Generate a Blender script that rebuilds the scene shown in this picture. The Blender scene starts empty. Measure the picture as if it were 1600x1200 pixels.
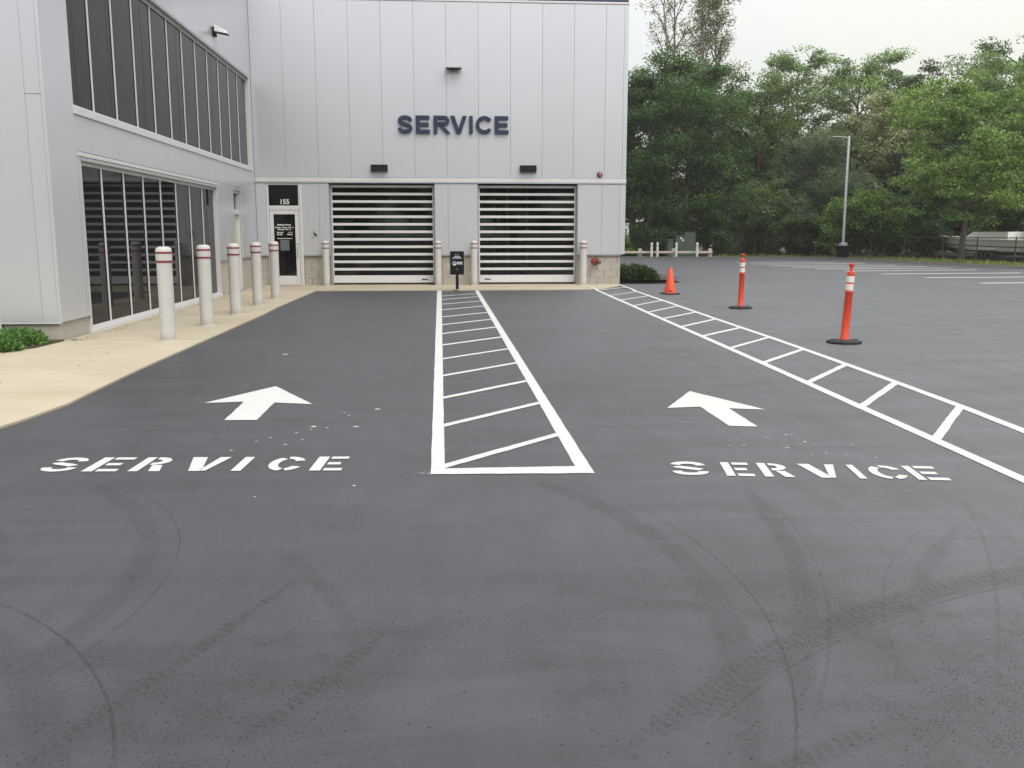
import bpy, math, random
import numpy as np
from mathutils import Vector, Matrix

R = math.radians
rng = np.random.default_rng(7)
random.seed(7)
scene = bpy.context.scene
col = scene.collection

# ------------------------------------------------------------------ camera
cam = bpy.data.cameras.new("camera")
cam.sensor_width = 36.0
cam.lens = 1447.48 / 1600 * 36.0
cam.clip_start = 0.05
cam.clip_end = 2000
cam_ob = bpy.data.objects.new("camera", cam)
col.objects.link(cam_ob)
yaw, pitch = 0.0741, 0.1612
fw = Vector((math.sin(yaw) * math.cos(pitch), math.cos(yaw) * math.cos(pitch), -math.sin(pitch)))
rt = Vector((math.cos(yaw), -math.sin(yaw), 0))
up = rt.cross(fw)
m3 = Matrix((rt, up, -fw)).transposed()
cam_ob.matrix_world = Matrix.Translation((0, -27.39, 1.51)) @ m3.to_4x4()
scene.camera = cam_ob

# ------------------------------------------------------------------ world, sun, exposure
SUN_EL, SUN_AZ = R(48), R(155)         # azimuth clockwise from +Y: behind the camera, through thin high cloud
world = bpy.data.worlds.new("World")
scene.world = world
world.use_nodes = True
wn, wl = world.node_tree.nodes, world.node_tree.links
wn.clear()
out = wn.new("ShaderNodeOutputWorld")
bg_sky = wn.new("ShaderNodeBackground")
sky = wn.new("ShaderNodeTexSky")
sky.sky_type = 'NISHITA'
sky.sun_disc = False
sky.sun_elevation = SUN_EL
sky.sun_rotation = SUN_AZ
sky.dust_density = 4.0
bg_sky.inputs['Strength'].default_value = 0.05
wl.new(sky.outputs[0], bg_sky.inputs['Color'])
# overcast layer: the CIE overcast sky (three times brighter overhead than at the horizon), a little warm where smoke haze lies low in the east
tc = wn.new("ShaderNodeTexCoord")
sep = wn.new("ShaderNodeSeparateXYZ")
wl.new(tc.outputs['Generated'], sep.inputs[0])
def wmath(op, a, b=None, clamp=False):
    n = wn.new("ShaderNodeMath"); n.operation = op; n.use_clamp = clamp
    for i, v in enumerate((a, b)):
        if v is None: continue
        if isinstance(v, (int, float)): n.inputs[i].default_value = v
        else: wl.new(v, n.inputs[i])
    return n.outputs[0]
zpos = wmath('MAXIMUM', sep.outputs['Z'], 0.0)
lum = wmath('ADD', wmath('MULTIPLY', zpos, 2.9), 1.0)          # 1 + 2 sin(elevation)
sd = wn.new("ShaderNodeVectorMath"); sd.operation = 'DOT_PRODUCT'
wl.new(tc.outputs['Generated'], sd.inputs[0])
sd.inputs[1].default_value = (math.sin(R(48)) * math.cos(R(8)), math.cos(R(48)) * math.cos(R(8)), math.sin(R(8)))
near_sun = wmath('POWER', wmath('MAXIMUM', sd.outputs['Value'], 0.0), 5.0)
lum2 = wmath('MULTIPLY', lum, wmath('ADD', 1.0, wmath('MULTIPLY', near_sun, 0.25)))
tint = wn.new("ShaderNodeMix"); tint.data_type = 'RGBA'
tint.inputs['A'].default_value = (1.0, 0.98, 0.955, 1)
tint.inputs['B'].default_value = (1.0, 0.955, 0.78, 1)
wl.new(wmath('MULTIPLY', near_sun, 1.0, True), tint.inputs['Factor'])
cloud = wn.new("ShaderNodeTexNoise"); cloud.inputs['Scale'].default_value = 1.6; cloud.inputs['Detail'].default_value = 3
wl.new(tc.outputs['Generated'], cloud.inputs['Vector'])
lum3 = wmath('MULTIPLY', lum2, wmath('ADD', 0.94, wmath('MULTIPLY', cloud.outputs['Fac'], 0.12)))
bg_cloud = wn.new("ShaderNodeBackground")
wl.new(tint.outputs['Result'], bg_cloud.inputs['Color'])
wl.new(wmath('MULTIPLY', lum3, 0.385), bg_cloud.inputs['Strength'])
addw = wn.new("ShaderNodeAddShader")
wl.new(bg_sky.outputs[0], addw.inputs[0]); wl.new(bg_cloud.outputs[0], addw.inputs[1])
wl.new(addw.outputs[0], out.inputs['Surface'])

sun = bpy.data.lights.new("sun", 'SUN')
sun.energy = 0.88
sun.angle = R(35)
sun.color = (1.0, 0.97, 0.92)
sun_ob = bpy.data.objects.new("sun", sun)
col.objects.link(sun_ob)
sdir = Vector((math.sin(SUN_AZ) * math.cos(SUN_EL), math.cos(SUN_AZ) * math.cos(SUN_EL), math.sin(SUN_EL)))
sun_ob.rotation_euler = (-sdir).to_track_quat('-Z', 'Y').to_euler()

vs = scene.view_settings
scene.display_settings.display_device = 'sRGB'
vs.view_transform = 'Standard'
vs.look = 'None'
vs.exposure = 0.25
vs.gamma = 1.0
vs.use_curve_mapping = False
scene.cycles.max_bounces = 8
scene.cycles.transparent_max_bounces = 16
scene.cycles.caustics_reflective = False
scene.cycles.caustics_refractive = False
scene.cycles.sample_clamp_indirect = 4.0

# ------------------------------------------------------------------ helpers: objects
def tag(o, label=None, cat=None, group=None, kind=None):
    if label: o['label'] = label
    if cat: o['category'] = cat
    if group: o['group'] = group
    if kind: o['kind'] = kind
    return o

def thing(name, loc, label, cat, group=None, rz=0.0, rx=0.0, ry=0.0):
    o = bpy.data.objects.new(name, None)
    o.empty_display_size = 0.2
    col.objects.link(o)
    o.location = loc
    o.rotation_euler = (rx, ry, rz)
    return tag(o, label, cat, group)

def link(name, me, parent=None, loc=None):
    o = bpy.data.objects.new(name, me)
    col.objects.link(o)
    if parent is not None: o.parent = parent
    if loc is not None: o.location = loc
    return o

def copy_tree(o, parent=None):
    c = o.copy()
    col.objects.link(c)
    if parent is not None: c.parent = parent
    for ch in list(o.children): copy_tree(ch, c)
    return c

class MB:
    """collects shapes, then links them as one mesh object"""
    def __init__(s): s.v = []; s.f = []; s.sm = []; s.mi = []
    def add(s, vs_, fs, smooth=False, mi=0):
        n = len(s.v)
        s.v += [tuple(p) for p in vs_]
        for f in fs:
            s.f.append([i + n for i in f]); s.sm.append(smooth); s.mi.append(mi)
        return s
    def box(s, x0, x1, y0, y1, z0, z1, ch=0.0, mi=0):
        if ch <= 0:
            v = [(x, y, z) for z in (z0, z1) for y in (y0, y1) for x in (x0, x1)]
            return s.add(v, [(0, 2, 3, 1), (4, 5, 7, 6), (0, 1, 5, 4), (2, 6, 7, 3), (0, 4, 6, 2), (1, 3, 7, 5)], False, mi)
        # chamfered box: three inset rectangles per axis
        c = ch; v = []
        idx = {}
        for sx in (0, 1):
            for sy in (0, 1):
                for sz in (0, 1):
                    X, Y, Z = (x0, x1)[sx], (y0, y1)[sy], (z0, z1)[sz]
                    dx, dy, dz = (c, -c)[sx], (c, -c)[sy], (c, -c)[sz]
                    for a, p in enumerate(((X, Y + dy, Z + dz), (X + dx, Y, Z + dz), (X + dx, Y + dy, Z))):
                        idx[(sx, sy, sz, a)] = len(v); v.append(p)
        f = []
        for q in (0, 1):
            o1 = [(0, 0), (1, 0), (1, 1), (0, 1)]
            f.append([idx[(q, a, b, 0)] for a, b in (o1 if q else o1[::-1])])
            f.append([idx[(a, q, b, 1)] for a, b in (o1[::-1] if q else o1)])
            f.append([idx[(a, b, q, 2)] for a, b in (o1 if q else o1[::-1])])
        for a in (0, 1):
            for b in (0, 1):
                f.append([idx[(a, b, 0, 0)], idx[(a, b, 1, 0)], idx[(a, b, 1, 1)], idx[(a, b, 0, 1)]])
                f.append([idx[(a, 0, b, 0)], idx[(a, 1, b, 0)], idx[(a, 1, b, 2)], idx[(a, 0, b, 2)]])
                f.append([idx[(0, a, b, 1)], idx[(1, a, b, 1)], idx[(1, a, b, 2)], idx[(0, a, b, 2)]])
        for a in (0, 1):
            for b in (0, 1):
                for d in (0, 1):
                    f.append([idx[(a, b, d, 0)], idx[(a, b, d, 1)], idx[(a, b, d, 2)]])
        return s.add(v, f, False, mi)
    def prism(s, pts, z0, z1, mi=0, bottom=True):
        n = len(pts)
        v = [(p[0], p[1], z0) for p in pts] + [(p[0], p[1], z1) for p in pts]
        f = [list(range(n, 2 * n))] + [(i, (i + 1) % n, n + (i + 1) % n, n + i) for i in range(n)]
        if bottom: f.append(list(range(n))[::-1])
        return s.add(v, f, False, mi)
    def prism_y(s, pts, y0, y1, mi=0):
        """outline in x,z (counter-clockwise seen from -Y) pushed from y0 (front) to y1"""
        n = len(pts)
        v = [(p[0], y0, p[1]) for p in pts] + [(p[0], y1, p[1]) for p in pts]
        f = [list(range(n)), list(range(n, 2 * n))[::-1]] + [(i, n + i, n + (i + 1) % n, (i + 1) % n) for i in range(n)]
        return s.add(v, f, False, mi)
    def lathe(s, prof, seg=20, c=(0, 0), mi=0, smooth=True, cap=True):
        v, f = [], []
        k = len(prof)
        for i in range(seg):
            a = 2 * math.pi * i / seg
            for r, z in prof: v.append((c[0] + r * math.cos(a), c[1] + r * math.sin(a), z))
        for i in range(seg):
            j = (i + 1) % seg
            for q in range(k - 1): f.append((i * k + q, j * k + q, j * k + q + 1, i * k + q + 1))
        s.add(v, f, smooth, mi)
        if cap:
            base = len(s.v) - len(v)
            s.f.append([base + i * k + k - 1 for i in range(seg)]); s.sm.append(False); s.mi.append(mi)
            s.f.append([base + i * k for i in range(seg)][::-1]); s.sm.append(False); s.mi.append(mi)
        return s
    def tube(s, pts, rad, seg=6, mi=0, smooth=True):
        pts = [Vector(p) for p in pts]
        if not hasattr(rad, '__len__'): rad = [rad] * len(pts)
        v, f = [], []
        u = None
        for i, p in enumerate(pts):
            d = (pts[min(i + 1, len(pts) - 1)] - pts[max(i - 1, 0)]).normalized()
            if u is None:
                u = d.orthogonal().normalized()
            else:
                u = (u - d * u.dot(d)).normalized()
            w = d.cross(u)
            for k in range(seg):
                a = 2 * math.pi * k / seg
                v.append(p + (u * math.cos(a) + w * math.sin(a)) * rad[i])
        for i in range(len(pts) - 1):
            for k in range(seg):
                k2 = (k + 1) % seg
                f.append((i * seg + k, i * seg + k2, (i + 1) * seg + k2, (i + 1) * seg + k))
        f.append([k for k in range(seg)][::-1]); f.append([(len(pts) - 1) * seg + k for k in range(seg)])
        return s.add(v, f, smooth, mi)
    def mesh(s, name, mat):
        me = bpy.data.meshes.new(name)
        me.from_pydata(s.v, [], s.f)
        me.polygons.foreach_set('use_smooth', s.sm)
        mats = mat if isinstance(mat, (list, tuple)) else [mat]
        for m in mats: me.materials.append(m)
        if len(mats) > 1: me.polygons.foreach_set('material_index', s.mi)
        me.update()
        if any(s.sm): me.set_sharp_from_angle(angle=R(40))
        return me
    def build(s, name, mat, parent=None, loc=None):
        return link(name, s.mesh(name, mat), parent, loc)

def quads_mesh(name, V, mat, mi=None, tri=False):
    """V: (n, k, 3) array of n separate k-gons"""
    n, k, _ = V.shape
    me = bpy.data.meshes.new(name)
    me.vertices.add(n * k); me.loops.add(n * k); me.polygons.add(n)
    me.vertices.foreach_set('co', np.ascontiguousarray(V, dtype=np.float32).ravel())
    me.loops.foreach_set('vertex_index', np.arange(n * k, dtype=np.int32))
    me.polygons.foreach_set('loop_start', np.arange(0, n * k, k, dtype=np.int32))
    me.polygons.foreach_set('loop_total', np.full(n, k, dtype=np.int32))
    for m in (mat if isinstance(mat, (list, tuple)) else [mat]): me.materials.append(m)
    if mi is not None: me.polygons.foreach_set('material_index', mi.astype(np.int32))
    me.update(calc_edges=True)
    return me

# ------------------------------------------------------------------ helpers: materials
def new_mat(name):
    m = bpy.data.materials.new(name); m.use_nodes = True
    nt = m.node_tree
    return m, nt, nt.nodes['Principled BSDF']

class NT:
    def __init__(s, nt): s.nt = nt; s.n = nt.nodes; s.l = nt.links
    def val(s, sock, v):
        if isinstance(v, (int, float)): sock.default_value = v
        elif isinstance(v, (tuple, list)): sock.default_value = v if len(v) == len(sock.default_value) else tuple(v) + (1,)
        else: s.l.new(v, sock)
    def math(s, op, a, b=None, c=None, clamp=False):
        n = s.n.new("ShaderNodeMath"); n.operation = op; n.use_clamp = clamp
        for i, v in enumerate((a, b, c)):
            if v is not None: s.val(n.inputs[i], v)
        return n.outputs[0]
    def noise(s, vec, scale, detail=3, rough=0.55, dist=0.0):
        n = s.n.new("ShaderNodeTexNoise")
        n.inputs['Scale'].default_value = scale; n.inputs['Detail'].default_value = detail
        n.inputs['Roughness'].default_value = rough; n.inputs['Distortion'].default_value = dist
        if vec is not None: s.l.new(vec, n.inputs['Vector'])
        return n.outputs['Fac']
    def ramp(s, fac, a, b, lo=0.0, hi=1.0):
        n = s.n.new("ShaderNodeMapRange"); n.interpolation_type = 'SMOOTHSTEP'
        s.val(n.inputs['Value'], fac)
        for k, v in (('From Min', a), ('From Max', b), ('To Min', lo), ('To Max', hi)): s.val(n.inputs[k], v)
        return n.outputs[0]
    def mix(s, fac, a, b, mode='MIX'):
        n = s.n.new("ShaderNodeMix"); n.data_type = 'RGBA'; n.blend_type = mode
        s.val(n.inputs['Factor'], fac); s.val(n.inputs['A'], a); s.val(n.inputs['B'], b)
        return n.outputs['Result']
    def mapping(s, vec, scale=(1, 1, 1), rot=(0, 0, 0), loc=(0, 0, 0)):
        n = s.n.new("ShaderNodeMapping")
        n.inputs['Scale'].default_value = scale; n.inputs['Rotation'].default_value = rot; n.inputs['Location'].default_value = loc
        s.l.new(vec, n.inputs['Vector']); return n.outputs[0]
    def bump(s, h, strength, dist):
        n = s.n.new("ShaderNodeBump"); n.inputs['Strength'].default_value = strength; n.inputs['Distance'].default_value = dist
        s.l.new(h, n.inputs['Height']); return n.outputs[0]
    def pos(s): return s.n.new("ShaderNodeNewGeometry").outputs['Position']
    def obj(s): return s.n.new("ShaderNodeTexCoord").outputs['Object']
    def orand(s): return s.n.new("ShaderNodeObjectInfo").outputs['Random']
    def island(s): return s.n.new("ShaderNodeNewGeometry").outputs['Random Per Island']

def simple(name, base, rough=0.5, metal=0.0, var=0.06, scale=8.0, spec=0.5, bump=0.0, bscale=60, world_pos=True, orand=0.0, rvar=0.25):
    m, nt, b = new_mat(name); N = NT(nt)
    p = N.pos() if world_pos else N.obj()
    f = N.noise(p, scale, 4)
    k = N.math('ADD', N.math('MULTIPLY', N.math('SUBTRACT', f, 0.5), 4 * var), 1.0)
    if orand: k = N.math('MULTIPLY', k, N.math('ADD', N.math('MULTIPLY', N.math('SUBTRACT', N.orand(), 0.5), 2 * orand), 1.0))
    n = nt.nodes.new("ShaderNodeVectorMath"); n.operation = 'SCALE'
    n.inputs[0].default_value = base[:3]; nt.links.new(k, n.inputs['Scale'])
    nt.links.new(n.outputs[0], b.inputs['Base Color'])
    b.inputs['Roughness'].default_value = rough
    b.inputs['Metallic'].default_value = metal
    b.inputs['Specular IOR Level'].default_value = spec
    if rough > 0.05 and rvar:
        nt.links.new(N.math('ADD', N.math('MULTIPLY', N.math('SUBTRACT', N.noise(p, scale * 2.3, 3), 0.5), rvar), rough), b.inputs['Roughness'])
    if bump:
        nt.links.new(N.bump(N.noise(p, bscale, 4), bump, 0.01), b.inputs['Normal'])
    return m

M = {}
M['panel'] = simple('metal_panel', (0.625, 0.648, 0.685), 0.32, 0.5, 0.01, 0.5, orand=0.015, rvar=0)
M['trim'] = simple('light_trim', (0.67, 0.675, 0.68), 0.4, 0.2, 0.02, 3)
M['aluminium'] = simple('aluminium', (0.68, 0.69, 0.70), 0.42, 0.15, 0.02, 5)
M['navy_fascia'] = simple('navy_fascia', (0.035, 0.035, 0.11), 0.4, 0, 0.03, 4)
M['navy'] = simple('navy_letter', (0.017, 0.027, 0.068), 0.35, 0, 0.03, 6)
M['block'] = simple('buff_block', (0.41, 0.385, 0.335), 0.85, 0, 0.04, 9, bump=0.35, bscale=120, orand=0.05)
M['mortar'] = simple('mortar', (0.385, 0.36, 0.31), 0.9, 0, 0.05, 20)
M['core'] = simple('wall_core', (0.30, 0.30, 0.31), 0.8)
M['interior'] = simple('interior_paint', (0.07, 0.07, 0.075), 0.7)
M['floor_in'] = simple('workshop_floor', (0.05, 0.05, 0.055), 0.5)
M['cream'] = simple('cream_door', (0.55, 0.545, 0.40), 0.5, 0, 0.03, 4)
M['white_plastic'] = simple('white_plastic', (0.54, 0.542, 0.525), 0.42, 0, 0.035, 5, bump=0.03, bscale=30)
def bollard_mat():
    m = M['white_plastic']; nt = m.node_tree; N = NT(nt); b = nt.nodes['Principled BSDF']; p = N.pos()
    src = b.inputs['Base Color'].links[0].from_socket
    sz = nt.nodes.new("ShaderNodeSeparateXYZ"); nt.links.new(p, sz.inputs[0])
    g1 = N.ramp(N.math('ADD', sz.outputs[2], N.math('MULTIPLY', N.noise(p, 14, 4, 0.7), 0.22)), 0.30, 0.12)
    sc = N.ramp(N.noise(N.mapping(p, (1, 1, 0.35)), 19, 5, 0.75), 0.62, 0.72)
    c = N.mix(N.math('MULTIPLY', g1, 0.42), src, (0.26, 0.23, 0.18, 1))
    c = N.mix(N.math('MULTIPLY', sc, 0.22), c, (0.30, 0.29, 0.27, 1))
    nt.links.new(c, b.inputs['Base Color'])
bollard_mat()
M['red_band'] = simple('red_band', (0.24, 0.018, 0.020), 0.5, 0, 0.1, 20)
M['black_steel'] = simple('black_steel', (0.006, 0.007, 0.011), 0.5, 0.0, 0.05, 8, spec=0.2)
M['dark_fixture'] = simple('dark_fixture', (0.012, 0.014, 0.017), 0.55, 0, 0.06, 8, spec=0.2)
M['lens'] = simple('lamp_lens', (0.30, 0.31, 0.32), 0.15)
M['grey_fixture'] = simple('grey_fixture', (0.45, 0.46, 0.48), 0.4, 0.3)
M['red_paint'] = simple('red_paint', (0.20, 0.03, 0.03), 0.35, 0, 0.05, 30)
M['brass'] = simple('old_brass', (0.20, 0.16, 0.10), 0.4, 0.7)
M['orange'] = simple('orange_plastic', (0.72, 0.088, 0.026), 0.45, 0, 0.04, 9)
M['orange_red'] = simple('red_orange_plastic', (0.66, 0.062, 0.026), 0.42, 0, 0.05, 12)
M['rubber'] = simple('black_rubber', (0.022, 0.022, 0.023), 0.75, 0, 0.1, 20, bump=0.2, bscale=80)
M['reflective'] = simple('reflective_band', (0.74, 0.72, 0.68), 0.4, 0, 0.05, 40)
M['print_white'] = simple('white_print', (0.72, 0.73, 0.75), 0.6)
M['print_grey'] = simple('grey_print', (0.22, 0.24, 0.27), 0.6)
M['paper'] = simple('taped_paper', (0.10, 0.13, 0.135), 0.5)
M['galv'] = simple('galvanised', (0.40, 0.42, 0.43), 0.45, 0.5, 0.05, 6)
M['concrete'] = simple('concrete', (0.42, 0.41, 0.38), 0.85, 0, 0.06, 6, bump=0.2)
M['wood'] = simple('weathered_wood', (0.46, 0.42, 0.35), 0.8, 0, 0.08, 12, bump=0.25)
M['post_white'] = simple('faded_white_post', (0.55, 0.53, 0.48), 0.6, 0, 0.06, 8)
M['cabinet'] = simple('green_cabinet', (0.045, 0.065, 0.055), 0.5, 0, 0.05, 5)
M['cabinet_top'] = simple('cabinet_lid', (0.075, 0.095, 0.085), 0.45, 0, 0.05, 5)
M['boat_white'] = simple('boat_white', (0.74, 0.74, 0.70), 0.25, 0, 0.03, 3)
M['boat_grey'] = simple('boat_grey', (0.78, 0.79, 0.75), 0.3, 0, 0.05, 3)
M['boat_dark'] = simple('boat_dark', (0.03, 0.035, 0.035), 0.4)
M['chain'] = simple('fence_wire', (0.02, 0.025, 0.023), 0.5, 0.2)
M['bark'] = simple('bark', (0.085, 0.072, 0.058), 0.9, 0, 0.15, 6, bump=0.5, bscale=12)
M['bark_pale'] = simple('pale_bark', (0.20, 0.18, 0.15), 0.9, 0, 0.12, 6, bump=0.5, bscale=12)
M['soil'] = simple('forest_soil', (0.045, 0.042, 0.026), 0.95, 0, 0.2, 1.5, bump=0.5, bscale=5)
M['mulch'] = simple('mulch', (0.06, 0.045, 0.033), 0.95, 0, 0.2, 14, bump=0.6, bscale=40)
M['berm'] = simple('asphalt_kerb', (0.060, 0.061, 0.063), 0.75, 0, 0.08, 6, bump=0.3, bscale=60)

# painted road marking: white traffic paint with faint roller wear
def paint():
    m, nt, b = new_mat('road_paint'); N = NT(nt); p = N.pos()
    wear = N.ramp(N.noise(p, 42, 5, 0.7), 0.64, 0.75)
    dirt = N.noise(p, 5, 4)
    c = N.mix(N.math('MULTIPLY', N.ramp(dirt, 0.45, 0.8), 0.28), (0.575, 0.585, 0.575, 1), (0.44, 0.44, 0.43, 1))
    c = N.mix(N.math('MULTIPLY', wear, 0.55), c, (0.25, 0.25, 0.25, 1))
    nt.links.new(c, b.inputs['Base Color']); b.inputs['Roughness'].default_value = 0.55
    nt.links.new(N.bump(N.noise(p, 160, 3), 0.25, 0.004), b.inputs['Normal'])
    return m
M['paint'] = paint()

# glass: tinted glazing (dark room behind) and clear panes one can look through
def tinted():
    m, nt, b = new_mat('tinted_glass'); N = NT(nt)
    b.inputs['Base Color'].default_value = (0.012, 0.014, 0.016, 1)
    b.inputs['Roughness'].default_value = 0.015
    b.inputs['IOR'].default_value = 1.21
    return m
M['tinted'] = tinted()
def clear():
    m = bpy.data.materials.new('clear_glass'); m.use_nodes = True
    nt = m.node_tree; nt.nodes.clear(); N = NT(nt)
    o = nt.nodes.new('ShaderNodeOutputMaterial'); mx = nt.nodes.new('ShaderNodeMixShader')
    t = nt.nodes.new('ShaderNodeBsdfTransparent'); t.inputs['Color'].default_value = (0.40, 0.44, 0.43, 1)
    g = nt.nodes.new('ShaderNodeBsdfGlossy'); g.inputs['Roughness'].default_value = 0.01
    fr = nt.nodes.new('ShaderNodeFresnel'); fr.inputs['IOR'].default_value = 1.5
    nt.links.new(fr.outputs[0], mx.inputs[0]); nt.links.new(t.outputs[0], mx.inputs[1]); nt.links.new(g.outputs[0], mx.inputs[2])
    nt.links.new(mx.outputs[0], o.inputs['Surface'])
    return m
M['clear'] = clear()

# fresh sealcoat: streaky black-grey, tyre marks where turning cars scuffed it, pitted where it is thin
def asphalt():
    m, nt, b = new_mat('sealcoated_asphalt'); N = NT(nt); p = N.pos()
    big = N.noise(p, 0.35, 4, 0.6, 0.6)
    streak = N.noise(N.mapping(p, (0.5, 2.6, 1), (0, 0, R(12))), 1.1, 5, 0.62, 0.9)
    streak2 = N.noise(N.mapping(p, (2.2, 0.5, 1), (0, 0, R(-28))), 1.6, 4, 0.6, 1.2)
    fine = N.noise(p, 170, 4, 0.75)
    mid = N.noise(p, 48, 4, 0.8)
    k = N.math('ADD', 0.60, N.math('MULTIPLY', big, 0.26))
    k = N.math('ADD', k, N.math('MULTIPLY', N.math('SUBTRACT', streak, 0.5), 0.74))
    k = N.math('ADD', k, N.math('MULTIPLY', N.math('SUBTRACT', streak2, 0.5), 0.38))
    k = N.math('ADD', k, N.math('MULTIPLY', N.math('SUBTRACT', mid, 0.5), 0.50))
    k = N.math('ADD', k, N.math('MULTIPLY', N.math('SUBTRACT', fine, 0.5), 0.95))
    # the newest coat is in the left lane; towards the right the base colour gets paler
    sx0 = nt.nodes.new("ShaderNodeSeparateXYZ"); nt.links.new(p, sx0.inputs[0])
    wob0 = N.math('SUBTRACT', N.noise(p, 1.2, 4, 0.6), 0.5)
    dry = N.ramp(N.math('ADD', sx0.outputs[0], N.math('MULTIPLY', N.math('SUBTRACT', N.noise(p, 0.5, 4, 0.6), 0.5), 3.5)), -0.5, 4.2, 1.0, 1.85)  # factor grows with x: base colour paler to the right
    lane = N.math('MULTIPLY', N.ramp(sx0.outputs[1], -23.0, -17.5), N.ramp(N.math('ADD', sx0.outputs[0], N.math('MULTIPLY', wob0, 0.5)), 4.5, 3.2))
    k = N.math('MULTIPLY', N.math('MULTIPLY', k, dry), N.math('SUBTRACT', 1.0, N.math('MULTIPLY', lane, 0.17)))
    # tyre marks: arcs (centre x, y, radius, middle angle, half angle, half width, strength)
    sx = nt.nodes.new("ShaderNodeSeparateXYZ"); nt.links.new(p, sx.inputs[0])
    flat = nt.nodes.new("ShaderNodeCombineXYZ"); nt.links.new(sx.outputs[0], flat.inputs[0]); nt.links.new(sx.outputs[1], flat.inputs[1])
    wob = N.math('MULTIPLY', N.math('SUBTRACT', N.noise(p, 9, 3), 0.5), 0.035)
    bands, lines = [], []
    def arc(cx, cy, r, am, ah, hw, st, kind):
        d = nt.nodes.new("ShaderNodeVectorMath"); d.operation = 'SUBTRACT'
        nt.links.new(flat.outputs[0], d.inputs[0]); d.inputs[1].default_value = (cx, cy, 0)
        ln = nt.nodes.new("ShaderNodeVectorMath"); ln.operation = 'LENGTH'; nt.links.new(d.outputs[0], ln.inputs[0])
        dt = nt.nodes.new("ShaderNodeVectorMath"); dt.operation = 'DOT_PRODUCT'
        nt.links.new(d.outputs[0], dt.inputs[0]); dt.inputs[1].default_value = (math.cos(am), math.sin(am), 0)
        off = N.math('ABSOLUTE', N.math('SUBTRACT', N.math('ADD', ln.outputs['Value'], wob if kind == 'b' else N.math('MULTIPLY', wob, 0.25)), r))
        e = N.ramp(off, hw * 0.45, hw, 1.0, 0.0)
        if kind == 'b' and st > 0.6:
            sp2 = nt.nodes.new("ShaderNodeSeparateXYZ"); nt.links.new(d.outputs[0], sp2.inputs[0])
            th_ = N.math('ARCTAN2', sp2.outputs[1], sp2.outputs[0])
            wv = N.math('SINE', N.math('ADD', N.math('MULTIPLY', th_, r * 6.2832 / 0.042), N.math('MULTIPLY', off, 60.0)))
            e = N.math('MULTIPLY', e, N.ramp(N.math('ADD', wv, N.math('MULTIPLY', wob, 40.0)), -0.6, 0.5, 0.45, 1.0))
        ed = r * math.cos(ah)
        g = N.ramp(dt.outputs['Value'], ed - 0.02 * r * ah, ed + 0.09 * r * ah * ah + 0.03)
        v = N.math('MULTIPLY', N.math('MULTIPLY', e, g), st * (0.80 if kind == 'b' else 0.72))
        (bands if kind == 'b' else lines).append(v)
    A = [(-1.977, -23.646, 3.264, 0.05, 0.62, 0.008, 0.9, 'l'), (-1.977, -23.646, 3.10, 0.10, 0.55, 0.09, 0.5, 'b'),
         (-3.228, -22.159, 5.09, -0.23, 0.32, 0.010, 0.5, 'l'), (-3.228, -22.159, 5.00, -0.26, 0.26, 0.07, 0.55, 'b'),
         (3.633, -27.383, 3.93, 2.02, 0.42, 0.10, 1.0, 'b'), (3.633, -27.383, 3.84, 2.05, 0.36, 0.008, 0.8, 'l'),
         (-2.412, -16.564, 9.045, -1.10, 0.085, 0.11, 0.75, 'b'),
         (-3.645, -23.483, 2.406, 0.30, 0.66, 0.008, 0.8, 'l'), (-3.645, -23.483, 2.26, 0.25, 0.6, 0.08, 0.5, 'b'),
         (-3.645, -23.483, 1.55, 0.30, 0.7, 0.09, 0.45, 'b'),
         (-3.251, -25.545, 2.392, 0.61, 0.37, 0.009, 0.9, 'l'), (-3.251, -25.545, 2.20, 0.55, 0.35, 0.10, 0.55, 'b'),
         (-6.982, -21.84, 6.462, -0.388, 0.10, 0.075, 1.35, 'b'), (-2.112, -23.516, 1.893, -0.47, 0.2, 0.07, 1.4, 'b'),
         (-0.219, -20.28, 0.931, 0.83, 0.55, 0.02, 0.35, 'l'), (-1.765, -21.562, 3.479, 0.5, 0.22, 0.02, 0.45, 'l'),
         (-7.018, -18.548, 10.726, -0.465, 0.13, 0.012, 0.45, 'l'), (1.2, -16.8, 1.9, 0.4, 0.8, 0.05, 0.3, 'l'),
         (0.4, -14.0, 2.6, 0.3, 0.5, 0.06, 0.3, 'l'), (0.9, -11.0, 2.0, 0.2, 0.9, 0.06, 0.35, 'l'), (2.0, -9.5, 1.2, 0.6, 0.7, 0.06, 0.3, 'l'),
         (-2.6, -12.5, 2.4, -0.6, 0.5, 0.06, 0.25, 'l'), (-1.7, -17.6, 1.2, 0.0, 0.8, 0.03, 0.3, 'l')]
    A += [(-2.9, -24.6, 2.6, 0.35, 0.30, 0.06, 0.45, 'b'), (0.2, -25.9, 2.2, 1.0, 0.35, 0.07, 0.4, 'b'), (-0.6, -26.5, 3.6, 0.75, 0.2, 0.007, 0.6, 'l'), (4.6, -25.2, 3.1, 2.6, 0.3, 0.008, 0.5, 'l'),
          (4.6, -25.2, 2.95, 2.55, 0.25, 0.06, 0.4, 'b')]
    for a in A: arc(*a)
    def mx(ls):
        r = ls[0]
        for v in ls[1:]: r = N.math('MAXIMUM', r, v)
        return r
    bm, lm = mx(bands), mx(lines)
    # thin places where the aggregate shows: more of them in the worked front of the lot
    front = N.ramp(sx.outputs[1], -22.6, -25.6)
    thin = N.math('MULTIPLY', N.ramp(N.noise(N.mapping(p, loc=(3, 1, 0)), 0.9, 4, 0.6, 0.4), 0.42, 0.66), front)
    pitf = N.noise(p, 7, 4, 0.7)
    amount = N.math('MAXIMUM', N.math('MULTIPLY', thin, 0.9), bm)
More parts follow.
